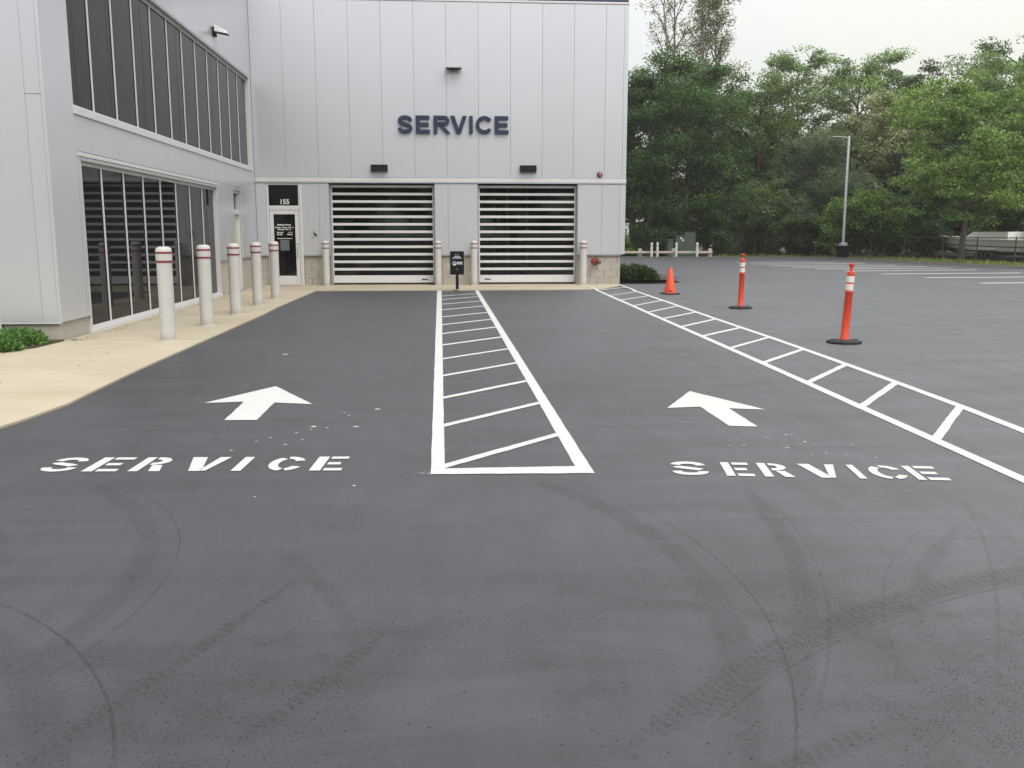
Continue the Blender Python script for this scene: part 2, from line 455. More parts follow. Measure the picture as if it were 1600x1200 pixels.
    def pits(scale, seed):
        vo = nt.nodes.new("ShaderNodeTexVoronoi"); vo.inputs['Scale'].default_value = scale; vo.inputs['Randomness'].default_value = 1.0
        nt.links.new(N.mapping(p, loc=(seed, seed * 2.3, 0)), vo.inputs['Vector'])
        cs = nt.nodes.new("ShaderNodeSeparateColor"); nt.links.new(vo.outputs['Color'], cs.inputs[0])
        on = N.math('LESS_THAN', cs.outputs[0], N.math('MULTIPLY', amount, 0.75))
        rad = N.math('ADD', 0.16, N.math('MULTIPLY', cs.outputs[1], 0.30))
        return N.math('MULTIPLY', on, N.ramp(vo.outputs['Distance'], N.math('MULTIPLY', rad, 0.6), rad, 1.0, 0.0))
    amount = N.math('MULTIPLY', amount, N.ramp(pitf, 0.30, 0.60, 0.35, 1.0))
    amount = N.math('ADD', amount, 0.004)
    grain = N.math('MULTIPLY', N.ramp(N.noise(p, 125, 4, 0.8), 0.46, 0.60), amount)
    pit = N.math('MAXIMUM', N.math('MULTIPLY', pits(78, 1.7), 0.9), N.math('MAXIMUM', pits(140, 4.1), N.math('MULTIPLY', grain, 0.75)))
    dark = N.math('MULTIPLY', N.math('SUBTRACT', 1.0, N.math('MULTIPLY', pit, 0.8)), N.math('SUBTRACT', 1.0, N.math('MULTIPLY', bm, 0.10)))
    lmn = N.math('MULTIPLY', lm, N.ramp(N.noise(p, 11, 5, 0.75), 0.30, 0.60))
    dark = N.math('MULTIPLY', dark, N.math('SUBTRACT', 1.0, N.math('MULTIPLY', lmn, 0.7)))
    # few dark drips
    drip = N.ramp(N.noise(N.mapping(p, loc=(11, 5, 0)), 3.2, 2, 0.4), 0.735, 0.77)
    dark = N.math('MULTIPLY', dark, N.math('SUBTRACT', 1.0, N.math('MULTIPLY', drip, 0.25)))
    n = nt.nodes.new("ShaderNodeVectorMath"); n.operation = 'SCALE'
    n.inputs[0].default_value = (0.0680, 0.0725, 0.0815)
    nt.links.new(N.math('MULTIPLY', k, dark), n.inputs['Scale'])
    nt.links.new(n.outputs[0], b.inputs['Base Color'])
    ro = N.math('ADD', 0.38, N.math('MULTIPLY', streak, 0.26))
    ro = N.math('ADD', ro, N.math('MULTIPLY', pit, 0.2))
    nt.links.new(ro, b.inputs['Roughness'])
    b.inputs['Specular IOR Level'].default_value = 0.5
    h = N.math('ADD', N.math('MULTIPLY', fine, 0.6), N.math('MULTIPLY', N.noise(p, 75, 4, 0.65), 1.0))
    h = N.math('SUBTRACT', h, N.math('MULTIPLY', pit, 1.3))
    nt.links.new(N.bump(h, 0.38, 0.006), b.inputs['Normal'])
    return m
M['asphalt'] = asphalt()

def sidewalk_mat():
    m, nt, b = new_mat('tan_concrete'); N = NT(nt); p = N.pos()
    a = N.noise(p, 0.7, 5, 0.6, 0.5); f = N.noise(p, 90, 3, 0.7)
    st = N.noise(N.mapping(p, (0.35, 2.2, 1), (0, 0, R(4))), 1.6, 4, 0.6, 0.8)
    c = N.mix(N.ramp(a, 0.3, 0.7), (0.42, 0.365, 0.262, 1), (0.48, 0.43, 0.325, 1))
    c = N.mix(N.math('MULTIPLY', N.ramp(st, 0.56, 0.74), 0.35), c, (0.33, 0.28, 0.20, 1))
    c = N.mix(N.math('MULTIPLY', N.ramp(f, 0.5, 0.8), 0.25), c, (0.30, 0.26, 0.19, 1))
    rim = N.mix(N.math('MULTIPLY', N.orand(), 0.10), c, (0.55, 0.50, 0.40, 1))
    nt.links.new(rim, b.inputs['Base Color']); b.inputs['Roughness'].default_value = 0.85
    nt.links.new(N.bump(f, 0.25, 0.004), b.inputs['Normal'])
    return m
M['sidewalk'] = sidewalk_mat()

def leaf_mat(name, c0, c1, trans=0.42, g_=1.6, rough=0.5, pale=None, pale_amt=0.0):
    m = bpy.data.materials.new(name); m.use_nodes = True
    nt = m.node_tree; N = NT(nt); b = nt.nodes['Principled BSDF']; o = nt.nodes['Material Output']
    r = N.island()
    c = N.mix(N.math('POWER', r, 1.6), tuple(q * g_ * 0.72 * k for q, k in zip(c0, (1.03, 1.0, 0.95))) + (1,), tuple(q * g_ * 1.6 * k for q, k in zip(c1, (1.06, 1.0, 0.95))) + (1,))
    big = N.noise(N.pos(), 0.6, 3)
    c = N.mix(N.ramp(big, 0.3, 0.7), c, N.mix(1.0, c, (0.80, 0.88, 0.88, 1), 'MULTIPLY'))
    if pale:
        c = N.mix(N.math('GREATER_THAN', N.math('FRACT', N.math('MULTIPLY', r, 37.7)), 1.0 - pale_amt), c, tuple(pale) + (1,))
    nt.links.new(c, b.inputs['Base Color']); b.inputs['Roughness'].default_value = rough
    b.inputs['Specular IOR Level'].default_value = 0.35
    t = nt.nodes.new('ShaderNodeBsdfTranslucent'); nt.links.new(N.mix(1.0, c, (1.25, 1.3, 0.75, 1), 'MULTIPLY'), t.inputs['Color'])
    mx = nt.nodes.new('ShaderNodeMixShader'); mx.inputs[0].default_value = trans
    nt.links.new(b.outputs[0], mx.inputs[1]); nt.links.new(t.outputs[0], mx.inputs[2]); nt.links.new(mx.outputs[0], o.inputs['Surface'])
    return m
L = {}
L['maple'] = leaf_mat('maple_leaf', (0.035, 0.075, 0.028), (0.062, 0.115, 0.040))
L['deep'] = leaf_mat('deep_green_leaf', (0.028, 0.058, 0.026), (0.050, 0.090, 0.036))
L['olive'] = leaf_mat('olive_leaf', (0.066, 0.100, 0.042), (0.105, 0.145, 0.060))
L['locust'] = leaf_mat('locust_leaf', (0.080, 0.125, 0.066), (0.125, 0.175, 0.090), 0.45, 1.9)
L['pale'] = leaf_mat('flowering_leaf', (0.085, 0.115, 0.060), (0.140, 0.165, 0.090), 0.45, 1.9, pale=(0.52, 0.51, 0.40), pale_amt=0.26)
L['bright'] = leaf_mat('bright_leaf', (0.066, 0.120, 0.036), (0.120, 0.180, 0.058), 0.45, 1.9)
L['dome'] = leaf_mat('small_dark_leaf', (0.050, 0.074, 0.046), (0.082, 0.108, 0.066), 0.35, 1.9)
L['poplar'] = leaf_mat('poplar_leaf', (0.100, 0.115, 0.065), (0.150, 0.155, 0.090))
L['juniper'] = leaf_mat('juniper_leaf', (0.045, 0.105, 0.030), (0.105, 0.180, 0.055), 0.35, 1.7)
L['juniper_dark'] = leaf_mat('dark_juniper_leaf', (0.030, 0.065, 0.024), (0.060, 0.100, 0.036), 0.2, 1.0)
L['grass'] = leaf_mat('grass_blade', (0.085, 0.135, 0.034), (0.165, 0.200, 0.060), 0.3, 1.2)

# ------------------------------------------------------------------ ground
def grid_sheet(name, pts, z, mat, kind='structure', label=None):
    o = MB().add([(x, y, z) for x, y in pts], [list(range(len(pts)))]).build(name, mat)
    return tag(o, label, None, None, kind)
grid_sheet('ground', [(-250, -250), (250, -250), (250, 300), (-250, 300)], -0.03, M['soil'], label='dark soil under the trees')
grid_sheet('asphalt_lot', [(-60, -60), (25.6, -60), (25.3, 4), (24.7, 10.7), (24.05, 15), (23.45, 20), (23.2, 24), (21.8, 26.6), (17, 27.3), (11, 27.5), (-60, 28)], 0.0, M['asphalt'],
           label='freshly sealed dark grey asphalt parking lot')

# lot edge: low rolled asphalt kerb along the back and right side
edge = [(-20, 27.75), (5, 27.6), (11, 27.5), (17, 27.3), (21.8, 26.6), (23.2, 24), (23.45, 20), (24.05, 15), (24.7, 10.7), (25.3, 4), (25.6, -20)]
def ribbon(path, prof):
    v, f = [], []
    k = len(prof)
    for i, p in enumerate(path):
        a = Vector(path[max(i - 1, 0)]); c = Vector(path[min(i + 1, len(path) - 1)])
        d = (c - a).normalized(); nrm = Vector((-d.y, d.x))        # left of travel: outward (lot on the right)
        for o_, z in prof: v.append((p[0] + nrm.x * o_, p[1] + nrm.y * o_, z))
    for i in range(len(path) - 1):
        for q in range(k - 1): f.append((i * k + q, (i + 1) * k + q, (i + 1) * k + q + 1, i * k + q + 1))
    return v, f
def subdiv(path, step):
    o = []
    for a, b in zip(path[:-1], path[1:]):
        n = max(1, int(math.hypot(b[0] - a[0], b[1] - a[1]) / step))
        for i in range(n): o.append((a[0] + (b[0] - a[0]) * i / n, a[1] + (b[1] - a[1]) * i / n))
    return o + [path[-1]]
v, f = ribbon(subdiv(edge, 1.0), [(-0.10, 0.003), (0.05, 0.09), (0.22, 0.13), (0.40, 0.10), (0.5, -0.05)])
tag(MB().add(v, f, True).build('kerb', M['berm']), 'low black asphalt kerb along the far edge of the lot', None, None, 'structure')

# grass verge
def verge():
    path = np.array(subdiv(edge[1:10], 0.5))
    d = np.gradient(path, axis=0); d /= np.linalg.norm(d, axis=1)[:, None]
    nrm = np.c_[-d[:, 1], d[:, 0]]
    vv, ff = ribbon([tuple(p) for p in path], [(0.42, 0.07), (1.2, 0.09), (2.3, 0.10), (3.0, 0.02)])
    tag(MB().add(vv, ff, True).build('verge', simple('verge_soil', (0.085, 0.095, 0.035), 0.95, 0, 0.2, 3)), 'grass strip between the kerb and the fence', None, None, 'structure')
    n = 26000
    i = rng.integers(0, len(path), n)
    right = path[i, 1] < 26.5
    keep = path[i, 0] > 16.6
    off = 0.40 + rng.random(n) ** 1.1 * np.where(right, 2.3, 2.0)
    P = path[i] + nrm[i] * off[:, None] + rng.normal(0, 0.22, (n, 2))
    h = (0.04 + 0.09 * rng.random(n)) * (1 + 1.3 * (rng.random(n) < 0.06))
    a = rng.random(n) * 6.283
    w = 0.022 + 0.018 * rng.random(n)
    lean = rng.normal(0, 0.06, (n, 2))
    V = np.zeros((n, 3, 3))
    V[:, 0] = np.c_[P[:, 0] + np.cos(a) * w, P[:, 1] + np.sin(a) * w, np.full(n, 0.06)]
    V[:, 1] = np.c_[P[:, 0] - np.cos(a) * w, P[:, 1] - np.sin(a) * w, np.full(n, 0.06)]
    V[:, 2] = np.c_[P[:, 0] + lean[:, 0], P[:, 1] + lean[:, 1], 0.08 + h]
    V = V[keep]
    o = link('grass', quads_mesh('grass', V, L['grass']))
    tag(o, 'yellowish green unmown grass along the lot edge', None, None, 'stuff')
verge()

# sidewalk: tan concrete slabs with thin joints, flush with the asphalt
sw = bpy.data.objects.new('sidewalk', None); col.objects.link(sw)
tag(sw, 'tan concrete sidewalk and apron along the building', None, None, 'structure')
g = 0.004
def slab(pts):
    MB().prism(pts, -0.05, 0.02).build('slab', M['sidewalk'], sw)
def ex(y):   # lot-side edge of the sidewalk
    ys = [-24, -21.5, -20.05, -19.05, -18.15, -16.8, -13.3, -9.3, -7.9, -2.7]
    xs = [-5.2, -3.85, -3.455, -3.335, -3.36, -3.385, -3.366, -3.351, -3.39, -3.34]
    return float(np.interp(y, ys, xs))
ycuts = [-2.55, -4.4, -6.2, -8.0, -9.85, -11.7, -13.55, -14.02]
for a, b_ in zip(ycuts[1:], ycuts[:-1]):
    slab([(-5.33, a + g), (ex(a), a + g), (ex(b_), b_ - g), (-5.33, b_ - g)])
ycuts = [-14.02, -15.4, -17.2, -19.0, -20.6, -22.2]
for a, b_ in zip(ycuts[1:], ycuts[:-1]):
    ys = np.linspace(a + g, b_ - g, 5)
    left = -11.0
    slab([(left, a + g)] + [(ex(y), y) for y in ys] + [(left, b_ - g)])
xc = [-5.33, -3.36, -1.7, 0.39, 2.2, 3.9, 5.22]
for a, b_ in zip(xc[:-1], xc[1:]):
    slab([(a + g, -2.55 + g), (b_ - g, -2.5 + g if b_ < 5 else -0.55), (b_ - g, 0.42), (a + g, 0.42)] if b_ < 5 else
         [(a + g, -2.45), (4.35, -2.25), (b_ - g, -0.5), (b_ - g, 0.42), (a + g, 0.42)])

# ------------------------------------------------------------------ building
B = thing('service_building', (0, 0, 0), 'large pale grey metal panelled service building with two glass garage doors', 'building')
def part(name, mb, mat, parent=None): return mb.build(name, mat, parent or B)
XL, XR, ZT = -5.295, 5.38, 7.92
d1, d2, en = (-3.235, -0.205), (1.03, 3.965), (-5.0, -4.055)
ZH = 2.93                                           # head of the openings
# core walls
part('wall', MB().box(-5.2, 5.27, 0.06, 0.34, ZH + 0.02, 8.45), M['core'])
for a, b_ in ((d1[1], d2[0]), (d2[1], 5.268)):
    part('wall', MB().box(a, b_, 0.145, 0.34, 0.0, ZH + 0.02), M['mortar'])
part('wall', MB().box(en[1], d1[0], 0.145, 0.34, 0.0, ZH + 0.02), M['mortar'])
part('wall', MB().box(-5.28, en[0], 0.145, 0.34, 0.0, ZH + 0.02), M['mortar'])
part('wall', MB().box(5.1, 5.267, 0.341, 18.0, 0.0, 8.45), M['block'])
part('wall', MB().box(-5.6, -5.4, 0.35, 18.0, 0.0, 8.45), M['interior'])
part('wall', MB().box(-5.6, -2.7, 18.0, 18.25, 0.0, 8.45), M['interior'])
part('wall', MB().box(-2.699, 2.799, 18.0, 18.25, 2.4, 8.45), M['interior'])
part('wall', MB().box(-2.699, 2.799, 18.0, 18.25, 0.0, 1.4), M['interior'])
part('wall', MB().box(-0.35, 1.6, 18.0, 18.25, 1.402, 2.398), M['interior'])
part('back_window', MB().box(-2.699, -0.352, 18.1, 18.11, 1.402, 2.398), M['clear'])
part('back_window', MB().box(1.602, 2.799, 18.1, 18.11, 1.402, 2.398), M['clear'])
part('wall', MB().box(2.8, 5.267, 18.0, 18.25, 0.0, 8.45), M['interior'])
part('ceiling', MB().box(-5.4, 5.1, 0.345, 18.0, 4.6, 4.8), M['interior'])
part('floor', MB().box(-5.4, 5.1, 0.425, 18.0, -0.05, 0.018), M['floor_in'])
part('added_partition', MB().box(-3.75, -3.65, 0.345, 12.0, 0.02, 4.6), M['interior'])  # added wall that keeps the entry dark behind its glass
part('roof', MB().box(-12, 5.36, 0.2, 18.4, 8.46, 8.62).box(-12, -5.32, -14.0, 0.2, 8.46, 8.62), M['grey_fixture'])
for x in (1.95, 2.45, 3.2):
    part('column', MB().box(x - 0.05, x + 0.05, 7.9, 8.0, 0.02, 4.6), M['trim'])
for x in (-1.35, -0.55):
    part('column', MB().box(x - 0.07, x + 0.07, 12.9, 13.0, 0.02, 4.6), M['interior'])
# upper panels of the facade (36 inch modules)
S = 0.9144; x0 = -1.668
joints = [XL] + [x0 + k * S for k in range(-3, 8)] + [5.255, XR]
cache = {}
def panel(x_0, x_1, z_0, z_1, y=0.0, parent=None):
    w, h = round(x_1 - x_0, 3), round(z_1 - z_0, 3)
    key = (w, h, 'f')
    if key not in cache:
        cache[key] = MB().box(0.0022, w - 0.0022, 0, 0.045, 0.003, h - 0.003, 0.0025).mesh('wall_panel', M['panel'])
    return link('wall_panel', cache[key], parent or B, (x_0, y, z_0))
for a, b_ in zip(joints[:-1], joints[1:]): panel(a, b_, 3.09, ZT)
# trim courses
part('trim', MB().box(XL, XR + 0.004, -0.012, 0.05, ZH + 0.035, 3.085, 0.004), M['trim'])
part('drip_edge', MB().box(XL, XR + 0.006, -0.03, 0.055, ZH + 0.005, ZH + 0.03, 0.003), M['grey_fixture'])
part('coping', MB().box(XL, XR + 0.012, -0.02, 0.2, ZT + 0.005, 7.985, 0.006), M['trim'])
part('fascia', MB().box(XL, XR - 0.02, -0.012, 0.18, 7.99, 8.9, 0.006), M['navy_fascia'])
# lower panels of the piers
for a, b_ in ((XL, en[0]), (en[1], -3.525), (-3.525, d1[0]), (d1[1], 0.178), (0.178, d2[0]), (d2[1], 4.673), (4.673, 5.205), (5.205, XR)):
    panel(a, b_, 0.895, ZH)
part('corner_panel', MB().box(XR - 0.045, XR, 0.05, 18.2, 0.9, ZT), M['panel'])
# underside trim of the panels and the split-face block base
bmesh_block = MB().box(0.004, 0.401, 0, 0.05, 0.004, 0.219, 0.006).mesh('block', M['block'])
def base_blocks(xa, xb, y):
    part('base_trim', MB().box(xa, xb, y - 0.085, y, 0.868, 0.893), M['grey_fixture'])
    for r_ in range(4):
        x = xa - (0.2025 if r_ % 2 else 0)
        z = 0.866 - (r_ + 1) * 0.2165
        while x < xb - 0.03:
            l, h = max(x, xa), min(x + 0.405, xb)
            if l == x and h == x + 0.405:
                link('block', bmesh_block, B, (x, y, z))
            elif h - l > 0.03:
                MB().box(l + 0.003, h - 0.003, y, y + 0.05, z + 0.004, z + 0.2165, 0.005).build('block', M['block'], B)
            x += 0.405
for a, b_ in ((XL, en[0]), (en[1] + 0.06, d1[0]), (d1[1], d2[0]), (d2[1], 5.266)): base_blocks(a, b_, 0.09)
part('door_jamb', MB().box(en[1], en[1] + 0.055, -0.004, 0.14, 0.02, ZH), M['trim'])

# ---- garage doors
def garage_door(xa, xb, logo_left):
    D = link('garage_door', None, B, (xa, 0.26, 0.02))
    D.empty_display_size = 0.3
    w = xb - xa
    # side tracks, reveal linings and head
    for s in (0, 1):
        x = 0.0 if s == 0 else w
        sg = 1 if s == 0 else -1
        lo, hi = sorted((x + sg * 0.002, x + sg * 0.012)); MB().box(lo, hi, -0.25, 0.08, 0.0, ZH - 0.03).build('reveal', M['grey_fixture'], D)
        lo, hi = sorted((x + sg * 0.013, x + sg * 0.044)); MB().box(lo, hi, -0.06, 0.06, 0.0, ZH - 0.05, 0.004).build('track', M['galv'], D)
    MB().box(0.03, w - 0.03, -0.02, 0.1, ZH - 0.055, ZH - 0.005).build('head', M['dark_fixture'], D)  # dark colour paints in the shade at the top of the opening
    z = 0.055
    MB().box(0.046, w - 0.046, -0.04, 0.02, 0.0, 0.05).build('seal', M['rubber'], D)
    MB().box(0.046, w - 0.046, -0.045, 0.01, z, z + 0.215, 0.006).build('bottom_rail', M['aluminium'], D)
    mk = MB()
    cx = 0.30 if logo_left else w - 0.32
    for k, (dx, ww, zz, hh) in enumerate(((-0.085, 0.05, 0, 0.042), (-0.03, 0.035, 0.003, 0.036), (0.01, 0.03, 0.0, 0.036), (0.045, 0.04, 0.002, 0.034))):
        mk.box(cx + dx, cx + dx + ww, -0.049, -0.046, z + 0.075 + zz, z + 0.075 + zz + hh)
    mk.build('maker_mark', M['black_steel'], D)
    z += 0.215
    pitch_ = (ZH - 0.06 - z) / 12
    rail = MB().box(0.046, w - 0.046, -0.045, 0.01, 0, 0.073, 0.006).mesh('rail', M['aluminium'])
    pane = MB().box(0.06, w - 0.06, -0.006, 0.0, 0, pitch_ - 0.073).mesh('pane', M['clear'])
    for k in range(12):
        link('pane', pane, D, (0, -0.012, z + k * pitch_))
        link('rail', rail, D, (0, 0, z + (k + 1) * pitch_ - 0.073))
    for s in (0.046, w - 0.071):
        MB().box(s, s + 0.025, -0.043, 0.008, 0.27, ZH - 0.06).build('stile', M['aluminium'], D)
    return D
garage_door(*d1, False)
garage_door(*d2, True)

# ---- text helper (built-in font)
def text_mesh(name, body, size, mat, parent, loc, rot=(math.pi / 2, 0, 0), bold=0.0, align='CENTER', ext=0.0015):
    cu = bpy.data.curves.new(name, 'FONT')
    cu.body = body; cu.size = size; cu.align_x = align; cu.offset = bold; cu.extrude = ext; cu.resolution_u = 3
    t = bpy.data.objects.new(name, cu)
    me = bpy.data.meshes.new_from_object(t)
    me.name = name
    me.materials.clear(); me.materials.append(mat)
    bpy.data.objects.remove(t); bpy.data.curves.remove(cu)
    o = link(name, me, parent, loc); o.rotation_euler = rot
    return o

# ---- entry door 155
E_ = link('entry_door', None, B, (en[0], 0.05, 0.02))
w = en[1] - en[0]
fr = MB()
fr.box(0.0, 0.06, -0.03, 0.08, 0, ZH - 0.02, 0.004).box(w - 0.05, w, -0.03, 0.08, 0, ZH - 0.02, 0.004)
fr.box(0.062, w - 0.052, -0.03, 0.08, 2.155, 2.275, 0.004).box(0.062, w - 0.052, -0.03, 0.08, ZH - 0.075, ZH - 0.02, 0.004)
fr.build('frame', M['trim'], E_)
lf = MB()
lf.box(0.068, 0.175, -0.02, 0.03, 0.01, 2.15, 0.004).box(w - 0.165, w - 0.058, -0.02, 0.03, 0.01, 2.15, 0.004)
lf.box(0.177, w - 0.167, -0.02, 0.03, 0.01, 0.275, 0.004).box(0.177, w - 0.167, -0.02, 0.03, 2.03, 2.15, 0.004)
lf.build('door_leaf', M['trim'], E_)
MB().box(0.177, w - 0.167, 0.0, 0.008, 0.275, 2.03).build('pane', M['clear'], E_)
MB().box(0.062, w - 0.052, 0.01, 0.018, 2.275, ZH - 0.075).build('transom_pane', M['clear'], E_)
hd = MB().tube([(w - 0.11, -0.02, 0.80), (w - 0.11, -0.07, 0.82), (w - 0.11, -0.075, 0.95), (w - 0.11, -0.07, 1.08), (w - 0.11, -0.02, 1.1)], 0.012, 8)
hd.build('handle', M['galv'], E_)
MB().box(w - 0.125, w - 0.095, -0.028, -0.02, 1.16, 1.21, 0.003).build('lock', M['black_steel'], E_)
text_mesh('number', '155', 0.19, M['print_white'], E_, (w * 0.53, 0.004, 2.32), bold=0.004)
t = text_mesh('opening_hours', 'Business Hours', 0.062, M['print_white'], E_, (w * 0.49, -0.004, 1.715), bold=0.0025)
for zt_, tx, al, xx in ((1.64, 'Monday - Friday  7:30 - 6', 'CENTER', 0.49), (1.585, 'Thursday  7:30 - 8', 'CENTER', 0.49), (1.50, 'Saturday', 'LEFT', 0.27), (1.50, '8 - 4', 'RIGHT', 0.73),
                        (1.445, 'Sunday', 'LEFT', 0.27), (1.445, 'Closed', 'RIGHT', 0.73)):
    text_mesh('opening_hours', tx, 0.052, M['print_white'], E_, (w * xx, -0.004, zt_), bold=0.002, align=al)
MB().box(w * 0.27, w * 0.72, -0.004, -0.001, 1.335, 1.35).build('rule_line', M['print_white'], E_)
MB().box(w * 0.36, w * 0.63, -0.006, -0.002, 1.0, 1.3).build('notice', M['paper'], E_)

# ---- left wing: window bands on the side wall
XW = XL
part('wing_core', MB().box(-12, -5.53, -13.9, 0.0, 0.0, 8.45), M['core'])
sp = 0.94
def side_panel(ya, yb, za, zb):
    key = (round(yb - ya, 3), round(zb - za, 3), 's')
    if key not in cache:
        cache[key] = MB().box(-0.045, 0, 0.0015, yb - ya - 0.0015, 0.002, zb - za - 0.002, 0.0015).mesh('wall_panel', M['panel'])
    return link('wall_panel', cache[key], B, (XW, ya, za))
wy0, wy1, wz0, wz1 = -12.99, -4.62, 0.04, 2.60
uy0, uy1, uz0, uz1 = -13.13, -0.34, 3.30, 5.76
ny0, ny1, nz1 = -2.86, -1.98, 2.60
cuts = [-14.1, -13.13] + [-13.13 + sp * k for k in range(1, 13)] + [uy1, -0.03]
# full-height corner strip, band between the windows, wall above, slim strip by the inner corner
side_panel(-14.1, -13.13, 0.285, 8.45)
for a, b_ in zip(cuts[1:-1], cuts[2:]): side_panel(a, b_, wz1 + 0.1, uz0 - 0.02)
for a, b_ in zip(cuts[1:-1], cuts[2:]): side_panel(a, b_, uz1 + 0.03, 8.45)
side_panel(uy1, -0.03, uz0 - 0.02, uz1 + 0.03)
part('wall_panel', MB().box(XW - 0.045, XW, -13.125, wy0 - 0.003, 0.289, wz1 + 0.095), M['panel'])
side_panel(wy1 + 0.01, -3.74, 0.865, wz1 + 0.1); side_panel(-3.74, ny0, 0.865, wz1 + 0.1)
side_panel(ny1, -1.0, 0.865, wz1 + 0.1); side_panel(-1.0, -0.03, 0.865, wz1 + 0.1)
part('wall_panel', MB().box(XW - 0.045, XW, ny0 + 0.004, ny1 - 0.004, nz1 + 0.005, wz1 + 0.095), M['panel'])
# base walls
part('base_wall', MB().box(-5.5, XW - 0.05, -14.05, wy0 - 0.01, 0.0, 0.283, 0.004), M['block'])
part('base_wall', MB().box(-5.5, XW - 0.05, wy1 + 0.012, ny0 - 0.004, 0.0, 0.86, 0.004), M['block'])
part('base_wall', MB().box(-5.5, XW - 0.05, ny1 + 0.004, 0.085, 0.0, 0.86, 0.004), M['block'])
part('base_trim', MB().box(XW - 0.05, XW - 0.002, wy1 + 0.012, ny0 - 0.004, 0.85, 0.863), M['grey_fixture'])
part('base_trim', MB().box(XW - 0.05, XW - 0.002, ny1 + 0.004, -0.03, 0.85, 0.863), M['grey_fixture'])
def window_band(name, y0, y1, z0, z1, n, sill_h, sill_out):
    W = link(name, None, B, (XW, y0, z0))
    ww, hh = y1 - y0, z1 - z0
    rec = 0.09
    MB().box(-rec - 0.06, -0.002, 0.0, 0.03, 0, hh).build('jamb', M['aluminium'], W)
    MB().box(-rec - 0.06, -0.002, ww - 0.03, ww, 0, hh).build('jamb', M['aluminium'], W)
    MB().box(-rec - 0.06, 0.012, 0.0, ww, hh - 0.03, hh + 0.02, 0.003).build('head', M['grey_fixture'], W)
    MB().box(-rec - 0.06, sill_out, -0.01, ww + 0.01, -sill_h, 0.03, 0.005).build('sill', M['trim'], W)
    MB().box(-rec - 0.045, -rec + 0.012, 0.031, ww - 0.031, hh - 0.085, hh - 0.031).build('top_rail', M['aluminium'], W)
    MB().box(-rec - 0.045, -rec + 0.012, 0.031, ww - 0.031, 0.031, 0.075).build('bottom_rail', M['aluminium'], W)
    st = (ww - 0.06) / n
    mul = MB().box(-rec - 0.05, -rec + 0.006, -0.027, 0.027, 0.076, hh - 0.086, 0.003).mesh('mullion', M['aluminium'])
    pn = MB().box(-rec - 0.02, -rec - 0.010, 0.0, st, 0.05, hh - 0.06).mesh('pane', M['tinted'])
    gk = MB().box(-rec - 0.04, -rec - 0.004, -0.048, -0.028, 0.076, hh - 0.086).mesh('gasket', M['black_steel'])
    for k in range(n):
        link('pane', pn, W, (0, 0.03 + k * st, 0))
        if k:
            link('mullion', mul, W, (0, 0.03 + k * st, 0)); link('gasket', gk, W, (0, 0.03 + k * st, 0))
    return W
window_band('window_band', wy0, wy1, wz0, wz1, 8, 0.03, 0.02)
window_band('window_band', uy0, uy1, uz0, uz1, 12, 0.085, 0.035)
part('lintel', MB().box(XW - 0.04, XW + 0.014, wy0 - 0.12, wy1 + 0.04, wz1 + 0.03, wz1 + 0.09, 0.004), M['trim'])
# narrow cream door with a little transom window
ND = link('side_door', None, B, (XW, ny0, 0.02))
w = ny1 - ny0
MB().box(-0.2, -0.05, -0.0, 0.05, 0, nz1 - 0.02).box(-0.2, -0.05, w - 0.05, w, 0, nz1 - 0.02).box(-0.2, -0.05, 0.051, w - 0.051, nz1 - 0.08, nz1 - 0.02).box(-0.2, -0.05, 0.051, w - 0.051, 1.98, 2.1).build('frame', M['trim'], ND)
MB().box(-0.16, -0.12, 0.055, w - 0.055, 0.01, 1.975, 0.004).build('door_leaf', M['cream'], ND)
MB().box(-0.15, -0.14, 0.051, w - 0.051, 2.1, nz1 - 0.08).build('transom_pane', M['tinted'], ND)
MB().tube([(-0.12, 0.13, 1.0), (-0.07, 0.13, 1.0), (-0.07, 0.24, 1.0)], 0.011, 7).build('handle', M['galv'], ND)
# front return of the wing
YF = -14.1
def ret_panel(xa, xb, za, zb):
    MB().box(xa + 0.0015, xb - 0.0015, YF, YF + 0.045, za + 0.002, zb - 0.002, 0.0015).build('wall_panel', M['panel'], B)
ret_panel(-5.545, XW - 0.0455, 0.285, 3.352); ret_panel(-5.545, XW - 0.0455, 3.354, 8.45)
ret_panel(-6.11, -5.545, 0.285, 8.45)
part('base_wall', MB().box(-6.1, -5.501, YF + 0.05, YF + 0.2, 0.0, 0.283, 0.004), M['block'])
part('base_trim', MB().box(-6.11, XW - 0.01, YF - 0.006, YF + 0.04, 0.268, 0.2855), M['trim'])
FW = link('front_window', None, B, (-9.2, YF, 0.04))
MB().box(0.0, 3.085, 0.02, 0.12, 0, 0.2).box(0.0, 3.085, 0.02, 0.12, 2.6, 2.75).box(3.03, 3.085, 0.02, 0.12, 0.201, 2.599).box(1.5, 1.56, 0.02, 0.12, 0.201, 2.599).build('frame', M['trim'], FW)
MB().box(0.0, 3.03, 0.06, 0.068, 0.2, 2.6).build('pane', M['tinted'], FW)
MB().box(-12, -6.115, YF, YF + 0.2, 2.8, 8.45).build('wall_panel', M['panel'], B)
part('wing_core', MB().box(-9.2, -6.12, YF + 0.21, -13.902, 0, 8.4), M['core'])

